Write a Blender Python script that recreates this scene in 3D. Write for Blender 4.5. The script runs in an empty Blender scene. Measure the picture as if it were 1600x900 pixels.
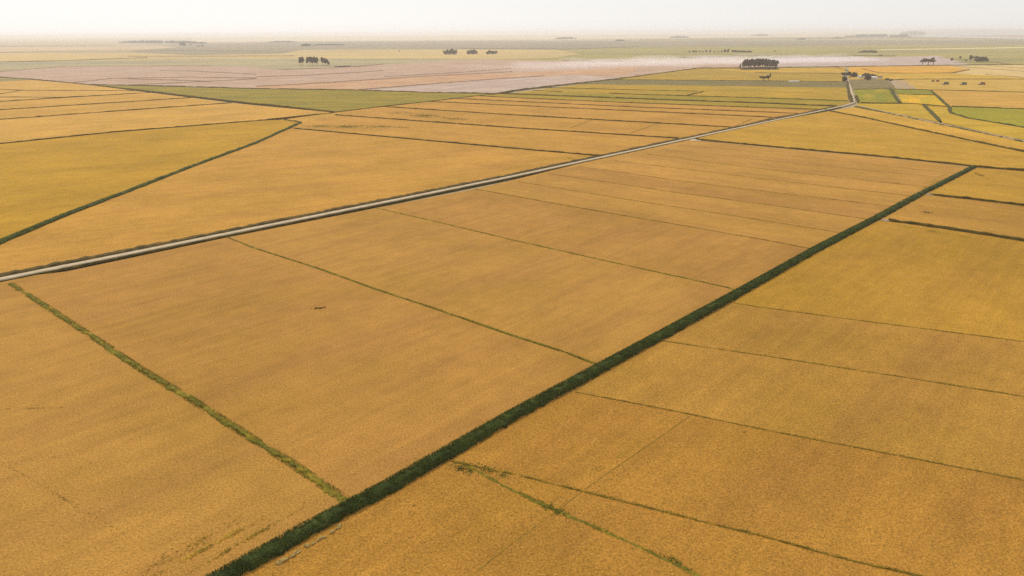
import bpy, bmesh, math, random
import numpy as np
from mathutils import Matrix, Vector

scene = bpy.context.scene
col = scene.collection

# ------------------------------------------------------------------ camera
CAM_H = 80.0
PITCH = math.atan(398.4 / 1067.0)
cam_data = bpy.data.cameras.new("camera")
cam = bpy.data.objects.new("camera", cam_data)
col.objects.link(cam)
cam_data.sensor_width = 36.0
cam_data.lens = 36.0 * 1067.0 / 1600.0
cam_data.clip_start = 1.0
cam_data.clip_end = 200000.0
cam.matrix_world = (Matrix.Translation((0, 0, CAM_H)) @ Matrix.Rotation(math.pi / 2 - PITCH, 4, 'X')
                    @ Matrix.Rotation(math.radians(-0.315), 4, 'Z'))
scene.camera = cam

# ------------------------------------------------------------------ sky, sun, exposure
SUN_EL, SUN_AZ = math.radians(52), math.radians(-30)      # azimuth from +Y, positive to the east
world = bpy.data.worlds.new("World")
scene.world = world
world.use_nodes = True
wn = world.node_tree
for n in list(wn.nodes):
    wn.nodes.remove(n)
w_out = wn.nodes.new('ShaderNodeOutputWorld')
w_bg = wn.nodes.new('ShaderNodeBackground')
w_sky = wn.nodes.new('ShaderNodeTexSky')
w_sky.sky_type = 'NISHITA'
w_sky.sun_disc = False
w_sky.sun_elevation = SUN_EL
w_sky.sun_rotation = SUN_AZ
w_sky.altitude = 0
w_sky.air_density = 1.0
w_sky.dust_density = 0.5
w_sky.ozone_density = 1.0
w_hsv = wn.nodes.new('ShaderNodeHueSaturation')
w_hsv.inputs['Saturation'].default_value = 0.25
wn.links.new(w_sky.outputs[0], w_hsv.inputs['Color'])
w_veil = wn.nodes.new('ShaderNodeMix')          # thin even cloud veil over the clear-sky model
w_veil.data_type = 'RGBA'
w_veil.inputs[0].default_value = 0.62
w_veil.inputs[7].default_value = (7.3, 7.1, 6.95, 1)
wn.links.new(w_hsv.outputs[0], w_veil.inputs[6])
wn.links.new(w_veil.outputs[2], w_bg.inputs['Color'])
w_bg.inputs['Strength'].default_value = 0.125
wn.links.new(w_bg.outputs[0], w_out.inputs['Surface'])

sun_data = bpy.data.lights.new("sun", 'SUN')
sun_data.energy = 2.4
sun_data.angle = math.radians(1.0)
sun_data.color = (1.0, 0.93, 0.82)
sun = bpy.data.objects.new("sun", sun_data)
col.objects.link(sun)
sd = Vector((math.sin(SUN_AZ) * math.cos(SUN_EL), math.cos(SUN_AZ) * math.cos(SUN_EL), math.sin(SUN_EL)))
sun.rotation_euler = sd.to_track_quat('Z', 'Y').to_euler()
sun.location = (0, 0, 300)

scene.view_settings.view_transform = 'Standard'
scene.view_settings.look = 'None'
scene.view_settings.gamma = 1.0
scene.view_settings.exposure = 0.0
scene.view_settings.use_curve_mapping = False
scene.render.engine = 'CYCLES'
cy = scene.cycles
cy.use_denoising = False
cy.max_bounces = 6
cy.volume_bounces = 2
cy.diffuse_bounces = 2
cy.glossy_bounces = 2
cy.transparent_max_bounces = 12
cy.caustics_reflective = False
cy.caustics_refractive = False
cy.use_adaptive_sampling = True
cy.adaptive_threshold = 0.01

# ground plan in metres: x east, y ahead, surveyed field corners and lines
WEEDS = [
 [-60.0,197.2,2.0,0.8,0.278,260,0.35,'small dark flattened gap alone in the ripe rice basin','weed_dark'],
 [-153.2,641.1,41.6,9,-0.164,2600,0.8,'green weedy drift at the edge of a gold field by the ditch bend','weed_green'],
 [-117.1,639.6,30.0,5,-0.385,900,0.7,'thin green weed drift trailing across a gold field','weed_green'],
 [-81.8,719.0,66.0,12,-0.716,2600,0.9,'faint green weed drift in the second gold strip','weed_green'],
 [-50.6,91.9,9.0,0.5,0.829,900,0.3,'yellow green weed streak beside the broad ditch','weed_yellow'],
 [-45.5,92.8,9.6,0.35,0.867,600,0.3,'thin yellow green wheel streak beside the broad ditch','weed_yellow'],
 [-54.5,91.2,9.9,1.5,0.84,500,0.3,'wide faint yellow weed streak by the lower ditch end','weed_yellow'],
 [-85.0,105.8,22.7,0.3,-0.532,350,0.2,'faint broken weed line in the lower corner basin','weed_dark'],
 [-109.3,137.1,8.6,0.3,0.045,200,0.2,'faint dark line across the corner basin','weed_dark'],
 [-4.3,112.2,5.5,1.2,-0.585,500,0.35,'green weed fan where the bund leaves the ditch','weed_green'],
 [-9.6,112.8,3.2,1.2,-0.479,500,0.35,'dark green weeds at the ditch side by the bund','weed_green'],
 [7.2,100.7,3.0,1.0,-0.629,420,0.35,'green weed clump where the wheel track crosses','weed_green'],
 [26.2,87.5,2.4,0.8,-0.835,260,0.35,'green weed clump at the lower end of the patchy line','weed_green'],
 [21.0,116.6,10.9,0.7,0.767,600,0.28,'green streak running beside the thin wheel track','weed_yellow'],
 [179.3,280.2,16.0,3,-0.776,1500,0.45,'bright yellow drift along the ditch in the yellow basin','weed_yellow'],
 [237.8,379.1,33.9,5,-2.301,1300,0.5,'yellow fringe along the upper broad ditch','weed_yellow'],
 [42.1,466.6,19.1,6,0.424,900,0.6,'yellow corner patch beside the gravel road','weed_yellow'],
 [276.9,401.8,11.0,1.2,1.323,200,0.6,'short dark mark beyond the farther crossing','weed_dark'],
 [195.1,312.6,2.3,0.8,-0.648,200,0.5,'short dark mark in the strip between two ditches','weed_dark'],
]
FIELDS = [
 {'n':'rice_field','c':'gold1','a':0.0,'p':[[-900.0,-400.0],[1000.0,-400.0],[1000.0,420.0],[290.0,430.0],[-180.0,226.0],[-900.0,700.0]],'m':'crop','low':0,'l':'ripe rice land on both sides of the traced basins'},
 {'n':'rice_field','c':'gold3','a':-0.698,'p':[[-33.4,353.3],[53.9,456.7],[139.7,545.9],[147.8,544.2],[138.9,522.8],[123.6,505.0],[91.7,464.9],[39.9,420.5],[0.3,374.7]],'m':'crop','low':0,'l':None},
 {'n':'rice_field','c':'gold1','a':0.81,'p':[[-247.8,158.2],[-172.9,221.4],[-145.6,198.8],[-108.8,168.2],[-95.8,157.1],[-75.0,140.6],[-54.0,123.2],[-43.8,115.0],[-36.7,108.7],[-29.8,103.0],[-43.9,86.2],[-60.6,68.3],[-72.0,56.1],[-250.0,-122.0],[-500.0,-122.0],[-500.0,-94.0]],'m':'crop','low':0,'l':'ripe rice basin filling the lower corner beside the broad ditch'},
 {'n':'rice_field','c':'gold2','a':0.81,'p':[[-172.9,221.4],[-145.6,198.8],[-108.8,168.2],[-95.8,157.1],[-75.0,140.6],[-54.0,123.2],[-43.8,115.0],[-36.7,108.7],[-29.8,103.0],[-24.1,106.3],[-11.7,119.6],[-0.2,132.1],[22.1,157.1],[14.7,164.3],[-0.1,176.0],[-24.9,197.0],[-47.4,215.3],[-69.7,235.0],[-102.0,260.7],[-119.8,277.0]],'m':'crop','low':0,'l':'wide ripe rice basin between the green bund and the long grass line'},
 {'n':'rice_field','c':'gold1','a':0.81,'p':[[-119.8,277.0],[-102.0,260.7],[-69.7,235.0],[-47.4,215.3],[-24.9,197.0],[-0.1,176.0],[14.7,164.3],[22.1,157.1],[35.8,168.6],[74.3,210.7],[72.0,213.4],[41.2,237.8],[0.1,270.9],[-36.3,302.4],[-66.3,327.4]],'m':'crop','low':0,'l':'ripe rice basin below the straight thin bund reaching the gravel road'},
 {'n':'rice_field','c':'gold2','a':0.81,'p':[[-66.3,327.4],[-36.3,302.4],[0.1,270.9],[41.2,237.8],[72.0,213.4],[74.3,210.7],[77.3,211.2],[118.3,255.4],[104.7,267.9],[77.4,290.2],[31.5,326.5],[0.3,352.4],[-20.0,369.4]],'m':'crop','low':0,'l':'ripe rice basin with a broken thin dark bund on its far side'},
 {'n':'rice_field','c':'gold3','a':-0.698,'p':[[-20.0,369.4],[0.3,352.4],[31.5,326.5],[77.4,290.2],[104.7,267.9],[118.3,255.4],[121.0,257.0],[141.7,276.7],[115.5,298.6],[57.6,343.7],[4.0,388.5]],'m':'crop','low':0,'l':None},
 {'n':'rice_field','c':'gold3','a':-0.698,'p':[[4.0,388.5],[57.6,343.7],[115.5,298.6],[141.7,276.7],[164.0,299.8],[161.4,300.4],[126.5,329.6],[85.8,359.5],[21.8,412.8]],'m':'crop','low':0,'l':None},
 {'n':'rice_field','c':'gold2','a':-0.698,'p':[[21.8,412.8],[85.8,359.5],[126.5,329.6],[161.4,300.4],[185.8,324.2],[136.9,359.0],[100.7,385.9],[42.5,435.6]],'m':'crop','low':0,'l':None},
 {'n':'rice_field','c':'gold3','a':-0.698,'p':[[42.5,435.6],[100.7,385.9],[136.9,359.0],[185.8,324.2],[205.6,347.4],[148.1,391.0],[125.9,409.8],[68.7,455.7]],'m':'crop','low':0,'l':None},
 {'n':'rice_field','c':'gold3','a':-0.698,'p':[[68.7,455.7],[125.9,409.8],[148.1,391.0],[205.6,347.4],[215.1,352.4],[226.1,368.8],[158.8,421.2],[94.6,480.5]],'m':'crop','low':0,'l':None},
 {'n':'rice_field','c':'gold3','a':-0.698,'p':[[94.6,480.5],[158.8,421.2],[226.1,368.8],[251.6,392.8],[169.9,452.6],[110.4,502.5]],'m':'crop','low':0,'l':None},
 {'n':'rice_field','c':'gold3','a':-0.698,'p':[[110.4,502.5],[169.9,452.6],[251.6,392.8],[266.2,405.8],[180.2,481.8],[127.8,523.2]],'m':'crop','low':0,'l':None},
 {'n':'rice_field','c':'gold3','a':-0.698,'p':[[127.8,523.2],[180.2,481.8],[266.2,405.8],[289.4,426.0],[258.3,459.6],[190.8,511.7],[147.9,552.6]],'m':'crop','low':0,'l':None},
 {'n':'rice_field','c':'yel1','a':-0.698,'p':[[288.6,421.7],[309.8,410.6],[383.0,366.4],[301.7,282.4],[249.7,325.4],[216.4,350.1]],'m':'crop','low':0,'l':None},
 {'n':'rice_field','c':'gold4','a':-0.703,'p':[[216.4,350.1],[249.7,325.4],[301.7,282.4],[250.2,229.2],[207.9,265.9],[165.4,298.1]],'m':'crop','low':0,'l':None},
 {'n':'rice_field','c':'yel2','a':0.81,'p':[[165.4,298.1],[207.9,265.9],[250.2,229.2],[178.0,154.5],[140.3,169.9],[103.5,184.6],[78.9,195.0],[69.8,199.4],[77.3,211.2],[121.0,257.0]],'m':'crop','low':0,'l':None},
 {'n':'rice_field','c':'gold4','a':0.81,'p':[[69.8,199.4],[78.9,195.0],[103.5,184.6],[140.3,169.9],[178.0,154.5],[150.7,126.4],[119.1,139.9],[98.0,149.0],[67.2,161.7],[41.5,171.6]],'m':'crop','low':0,'l':None},
 {'n':'rice_field','c':'gold4','a':0.81,'p':[[41.5,171.6],[67.2,161.7],[98.0,149.0],[119.1,139.9],[150.7,126.4],[122.8,97.5],[95.7,108.9],[71.7,119.0],[54.6,126.1],[35.9,134.5],[14.8,143.2],[35.8,168.8]],'m':'crop','low':0,'l':None},
 {'n':'rice_field','c':'gold5','a':0.81,'p':[[14.8,143.2],[35.9,134.5],[54.6,126.1],[71.7,119.0],[95.7,108.9],[122.8,97.5],[97.1,71.0],[63.5,84.2],[54.0,87.8],[42.9,93.1],[35.7,96.1],[21.5,102.2],[8.8,107.5],[-0.2,111.3],[-12.2,115.5],[-11.7,119.6],[-0.2,132.1]],'m':'crop','low':0,'l':'ripe rice basin holding the thin wheel track,beyond the patchy green line'},
 {'n':'rice_field','c':'gold5','a':0.81,'p':[[-12.2,115.5],[-0.2,111.3],[8.8,107.5],[21.5,102.2],[35.7,96.1],[42.9,93.1],[54.0,87.8],[63.5,84.2],[97.1,71.0],[400.0,-122.0],[-250.0,-122.0],[-72.0,56.1],[-60.6,68.3],[-43.9,86.2],[-24.1,106.3]],'m':'crop','low':0,'l':'ripe rice basin at the lower edge,beside the pale clods'},
 {'n':'rice_field','c':'gold6','a':0.497,'p':[[-213.8,191.5],[-179.1,225.1],[-149.5,254.0],[-112.5,290.9],[-64.4,338.1],[0.4,402.6],[54.2,459.9],[64.3,471.0],[0.6,509.3],[-194.8,629.3],[-201.0,666.9],[-200.5,539.9],[-206.7,441.9],[-209.2,367.8],[-211.4,314.3],[-210.7,270.3],[-212.0,238.5],[-213.8,191.5]],'m':'crop','low':0,'l':'long ripe rice field between the gravel road and the diagonal ditch'},
 {'n':'rice_field','c':'yel3','a':0.572,'p':[[-213.8,191.5],[-212.0,238.5],[-210.7,270.3],[-211.4,314.3],[-209.2,367.8],[-206.7,441.9],[-200.5,539.9],[-202.5,671.9],[-226.2,698.9],[-251.7,689.5],[-350.4,610.1],[-403.6,545.6],[-522.6,428.4],[-404.3,241.0]],'m':'crop','low':0,'l':'yellow green rice field above the diagonal ditch'},
 {'n':'rice_field','c':'gold7','a':0.758,'p':[[-522.6,428.4],[-403.6,545.6],[-350.4,610.1],[-251.7,689.5],[-192.2,761.7],[-348.3,879.1],[-520.5,712.5],[-675.2,562.3]],'m':'crop','low':0,'l':None},
 {'n':'rice_field','c':'gold7','a':0.769,'p':[[-675.2,562.3],[-520.5,712.5],[-348.3,879.1],[-431.4,956.0],[-587.8,808.5],[-763.4,639.7]],'m':'crop','low':0,'l':None},
 {'n':'rice_field','c':'gold7','a':0.756,'p':[[-763.4,639.7],[-587.8,808.5],[-431.4,956.0],[-532.7,1047.2],[-661.9,914.3],[-851.3,716.8]],'m':'crop','low':0,'l':None},
 {'n':'rice_field','c':'gold8','a':0.8,'p':[[-851.3,716.8],[-661.9,914.3],[-611.1,974.0],[-532.7,1047.2],[-730.9,1229.0],[-919.6,1373.7],[-960.0,1339.9],[-1228.2,1243.9]],'m':'crop','low':0,'l':None},
 {'n':'rice_field','c':'olive2','a':0.0,'p':[[-1228.2,1243.9],[-960.0,1339.9],[-926.3,1384.0],[-1056.6,1477.9],[-1371.9,1393.0]],'m':'crop','low':0,'l':None},
 {'n':'rice_field','c':'gold7','a':-0.548,'p':[[-229.0,697.4],[-200.3,668.8],[-177.9,730.4],[-182.5,774.1],[-192.5,763.0]],'m':'crop','low':0,'l':None},
 {'n':'rice_field','c':'gold6','a':-0.548,'p':[[-196.0,629.4],[0.6,509.3],[63.1,472.3],[134.1,554.9],[0.8,625.5],[-184.1,736.6],[-201.2,671.9]],'m':'crop','low':0,'l':None},
 {'n':'rice_field','c':'gold6','a':-0.548,'p':[[-184.1,736.6],[0.8,625.5],[134.1,554.9],[199.1,619.3],[1.0,727.6],[-148.3,821.0],[-186.0,774.3]],'m':'crop','low':0,'l':None},
 {'n':'rice_field','c':'gold6','a':-0.548,'p':[[-148.3,821.0],[1.0,727.6],[199.1,619.3],[258.8,695.2],[1.2,827.8],[-102.0,881.7]],'m':'crop','low':0,'l':None},
 {'n':'rice_field','c':'gold6','a':-0.548,'p':[[-102.0,881.7],[1.2,827.8],[258.8,695.2],[298.4,727.8],[146.5,797.9],[1.3,879.9],[-78.3,924.8]],'m':'crop','low':0,'l':None},
 {'n':'rice_field','c':'gold6','a':-0.548,'p':[[-78.3,924.8],[1.3,879.9],[146.5,797.9],[298.4,727.8],[342.3,760.2],[286.7,783.3],[145.8,850.9],[1.4,929.3],[-46.4,961.5]],'m':'crop','low':0,'l':None},
 {'n':'rice_field','c':'yelgr','a':-0.548,'p':[[-46.4,961.5],[1.4,929.3],[145.8,850.9],[286.7,783.3],[342.3,760.2],[369.0,796.5],[304.5,833.9],[164.8,900.8],[-18.3,996.3]],'m':'crop','low':0,'l':None},
 {'n':'rice_field','c':'green1','a':-0.106,'p':[[-730.9,1229.0],[-399.2,1111.6],[-240.9,1075.0],[-113.6,1019.1],[-20.9,991.1],[-102.8,881.7],[-186.0,774.3],[-192.9,764.9],[-340.9,887.1],[-561.1,1084.9]],'m':'patchy','low':0,'l':'green and gold patchy rice wedge below the ploughed land'},
 {'n':'rice_field','c':'green2','a':-0.447,'p':[[-7.5,994.5],[164.8,900.8],[304.5,833.9],[369.0,796.5],[407.8,843.8],[412.2,860.0],[356.4,889.2],[247.8,937.9],[176.6,967.6],[75.1,1017.7]],'m':'patchy','low':0,'l':None},
 {'n':'rice_field','c':'yelgr','a':-0.421,'p':[[1.5,1000.4],[75.1,1017.7],[176.6,967.6],[247.8,937.9],[356.4,889.2],[412.2,860.0],[506.6,1071.9],[434.4,1090.3],[339.3,1117.8],[210.1,1156.2],[112.6,1171.1]],'m':'patchy','low':0,'l':None},
 {'n':'marsh_strip','c':'olive1','a':0.0,'p':[[112.6,1171.1],[210.1,1156.2],[339.3,1117.8],[434.4,1090.3],[506.6,1071.9],[566.7,1204.9],[484.7,1219.9],[231.3,1275.6],[181.5,1288.8]],'m':'grass','low':0,'l':None},
 {'n':'rice_field','c':'yelol','a':-0.216,'p':[[181.5,1288.8],[231.3,1275.6],[484.7,1219.9],[566.7,1204.9],[799.2,1711.0],[623.0,1692.8],[524.1,1666.6],[441.7,1682.1]],'m':'patchy','low':0,'l':None},
 {'n':'rice_field','c':'yel4','a':-0.216,'p':[[470.9,1636.6],[507.0,1502.6],[692.5,1478.8],[779.7,1668.4],[607.9,1651.1]],'m':'crop','low':0,'l':None},
 {'n':'pasture','c':'garden','a':0.0,'p':[[594.6,1253.3],[652.9,1239.6],[630.6,1175.8],[563.4,1036.5],[505.5,1046.8]],'m':'grass','low':0,'l':None},
 {'n':'rice_field','c':'green3','a':-2.006,'p':[[505.5,1046.8],[554.3,1037.2],[455.3,829.2],[413.0,835.6]],'m':'patchy','low':0,'l':None},
 {'n':'rice_field','c':'green3','a':0.0,'p':[[557.9,1033.3],[603.5,1021.7],[560.0,932.7],[520.4,950.4]],'m':'crop','low':0,'l':None},
 {'n':'rice_field','c':'yelgr2','a':-2.032,'p':[[520.4,950.4],[560.0,932.7],[489.2,786.4],[459.1,825.1]],'m':'patchy','low':0,'l':None},
 {'n':'rice_field','c':'pinkgold','a':0.0,'p':[[604.3,1018.1],[703.6,969.7],[831.2,915.3],[653.3,713.1],[555.1,758.9],[494.0,789.7]],'m':'crop','low':0,'l':None},
 {'n':'rice_field','c':'green4','a':0.0,'p':[[492.7,786.2],[552.9,755.7],[653.3,713.1],[440.9,471.7],[449.3,608.7],[446.5,680.9],[455.1,723.0]],'m':'crop','low':0,'l':None},
 {'n':'rice_field','c':'yel5','a':0.0,'p':[[407.9,828.0],[468.0,820.8],[469.4,798.3],[400.9,652.3],[394.5,717.1],[392.1,791.7]],'m':'crop','low':0,'l':None},
 {'n':'rice_field','c':'yel5','a':0.0,'p':[[469.5,794.6],[487.1,783.0],[454.5,723.1],[443.7,678.4],[449.3,608.7],[440.9,471.7],[394.1,418.5],[396.0,533.0],[401.9,649.8]],'m':'crop','low':0,'l':None},
 {'n':'rice_field','c':'gold9','a':-1.507,'p':[[347.0,753.4],[388.6,791.9],[392.3,640.6],[392.5,528.1],[390.5,414.4],[353.3,372.2],[359.5,481.2],[351.1,608.6]],'m':'crop','low':0,'l':None},
 {'n':'rice_field','c':'yel6','a':-0.719,'p':[[149.8,556.0],[242.1,657.0],[342.2,750.4],[351.1,608.6],[359.5,481.2],[353.3,372.2],[366.6,349.4],[312.6,414.6],[290.7,428.1],[259.0,460.8],[191.3,513.2]],'m':'crop','low':0,'l':'bright yellow rice field beyond the side road'},
 {'n':'stubble_field','c':'stubble','a':0.0,'p':[[665.6,1229.9],[700.4,1253.0],[891.5,1236.5],[1084.2,1202.8],[831.2,915.3],[703.6,969.7],[604.3,1018.1],[562.8,1035.4],[630.6,1175.8]],'m':'crop','low':0,'l':None},
 {'n':'rice_field','c':'gold9','a':0.0,'p':[[803.6,1703.9],[1012.5,1739.2],[1056.9,1740.7],[999.4,1555.7],[888.8,1439.7],[776.3,1439.2],[690.3,1459.6]],'m':'patchy','low':0,'l':None},
 {'n':'rice_field','c':'yel4','a':0.0,'p':[[690.3,1459.6],[776.3,1439.2],[888.8,1439.7],[921.5,1279.1],[1098.1,1218.6],[891.5,1236.5],[700.4,1253.0],[594.6,1253.3]],'m':'crop','low':0,'l':None},
 {'n':'stubble_field','c':'straw','a':0.0,'p':[[1059.8,1740.3],[1268.0,1771.1],[1794.0,1824.4],[1199.3,1209.9],[921.5,1279.1],[884.4,1426.2],[1000.7,1555.5]],'m':'crop','low':0,'l':None},
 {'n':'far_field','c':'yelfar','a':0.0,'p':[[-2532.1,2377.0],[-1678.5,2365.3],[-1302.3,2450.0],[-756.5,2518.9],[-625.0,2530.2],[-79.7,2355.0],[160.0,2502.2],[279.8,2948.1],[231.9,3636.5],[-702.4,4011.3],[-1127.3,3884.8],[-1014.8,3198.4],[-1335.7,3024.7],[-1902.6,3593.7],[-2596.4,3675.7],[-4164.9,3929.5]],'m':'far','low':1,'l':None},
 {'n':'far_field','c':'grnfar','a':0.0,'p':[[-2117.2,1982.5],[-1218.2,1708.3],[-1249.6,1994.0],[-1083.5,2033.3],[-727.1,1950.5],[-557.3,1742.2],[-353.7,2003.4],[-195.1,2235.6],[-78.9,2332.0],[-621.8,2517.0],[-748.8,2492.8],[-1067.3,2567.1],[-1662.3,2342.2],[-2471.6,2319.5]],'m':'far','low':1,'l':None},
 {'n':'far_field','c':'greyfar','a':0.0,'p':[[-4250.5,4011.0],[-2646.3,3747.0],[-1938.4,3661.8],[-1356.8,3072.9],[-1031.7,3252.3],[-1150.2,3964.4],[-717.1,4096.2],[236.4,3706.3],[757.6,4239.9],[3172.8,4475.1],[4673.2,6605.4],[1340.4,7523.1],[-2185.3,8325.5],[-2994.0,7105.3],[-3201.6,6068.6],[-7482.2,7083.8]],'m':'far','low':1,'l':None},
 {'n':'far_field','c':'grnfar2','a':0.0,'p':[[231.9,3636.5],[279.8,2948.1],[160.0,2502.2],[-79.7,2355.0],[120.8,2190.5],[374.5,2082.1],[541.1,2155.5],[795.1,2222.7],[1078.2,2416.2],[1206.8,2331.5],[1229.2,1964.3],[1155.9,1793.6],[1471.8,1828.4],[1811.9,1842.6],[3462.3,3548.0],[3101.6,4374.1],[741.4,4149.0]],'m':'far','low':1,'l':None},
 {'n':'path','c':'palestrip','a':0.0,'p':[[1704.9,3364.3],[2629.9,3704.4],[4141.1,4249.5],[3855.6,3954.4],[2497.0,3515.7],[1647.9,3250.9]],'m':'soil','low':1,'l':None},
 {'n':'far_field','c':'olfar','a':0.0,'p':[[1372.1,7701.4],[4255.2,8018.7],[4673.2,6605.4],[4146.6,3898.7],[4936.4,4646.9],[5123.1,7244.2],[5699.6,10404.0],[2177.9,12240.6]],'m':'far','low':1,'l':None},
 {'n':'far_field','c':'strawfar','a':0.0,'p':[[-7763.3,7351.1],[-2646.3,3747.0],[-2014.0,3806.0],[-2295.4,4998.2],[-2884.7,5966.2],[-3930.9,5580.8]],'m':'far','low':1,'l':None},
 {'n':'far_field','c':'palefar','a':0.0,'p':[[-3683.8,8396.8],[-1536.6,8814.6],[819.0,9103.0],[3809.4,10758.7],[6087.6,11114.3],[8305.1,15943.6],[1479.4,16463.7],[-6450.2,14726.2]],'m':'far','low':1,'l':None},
 {'n':'ploughed_field','c':'plough','a':0.728,'p':[[-1619.6,1509.3],[-1347.1,1507.0],[-1084.0,1516.6],[-939.6,1404.0],[-743.0,1249.6],[-405.5,1129.5],[-243.3,1085.7],[-114.7,1029.3],[-21.3,1009.7],[1.6,1056.4],[190.4,1310.3],[450.1,1714.3],[535.9,1704.5],[636.0,1728.4],[790.9,1740.0],[1035.9,1779.6],[1153.8,1790.2],[1229.2,1964.3],[1476.7,2484.0],[1221.4,2360.3],[1091.8,2447.1],[804.3,2248.8],[547.1,2180.1],[378.6,2105.1],[122.2,2215.9],[-79.3,2343.4],[-195.1,2235.6],[-353.7,2003.4],[-552.3,1726.3],[-727.1,1950.5],[-1083.5,2033.3],[-1249.6,1994.0],[-1218.2,1708.3],[-1851.7,1730.0]],'m':'soil','low':1,'l':'dusty pinkish ploughed land lying beyond the rice fields'},
 {'n':'ploughed_field','c':'plough2','a':0.885,'p':[[-242.4,1090.7],[-149.7,1203.4],[-45.3,1321.3],[133.2,1459.2],[194.4,1338.3],[1.6,1062.5],[-21.4,1016.3],[-115.3,1035.1]],'m':'soil','low':1,'l':'paler powdery ploughed wedge touching the green rice wedge'},
 {'n':'ploughed_field','c':'plough3','a':0.728,'p':[[-425.6,1187.0],[-293.1,1314.9],[-128.6,1461.5],[2.5,1531.4],[325.5,1805.8],[232.7,1427.4],[134.2,1470.6],[-45.7,1330.7],[-150.7,1211.2],[-243.2,1094.5],[-407.9,1136.4]],'m':'soil','low':1,'l':'orange brown ploughed strip above the pale wedge'},
 {'n':'ploughed_field','c':'plough4','a':0.0,'p':[[640.6,1741.1],[796.7,1752.9],[1043.6,1793.1],[1157.3,1800.7],[1229.2,1964.3],[1461.8,2458.5],[1212.6,2342.9],[1078.2,2416.2],[795.1,2222.7]],'m':'soil','low':1,'l':'mauve ploughed ground behind the umbrella shaped trees'},
]
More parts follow.
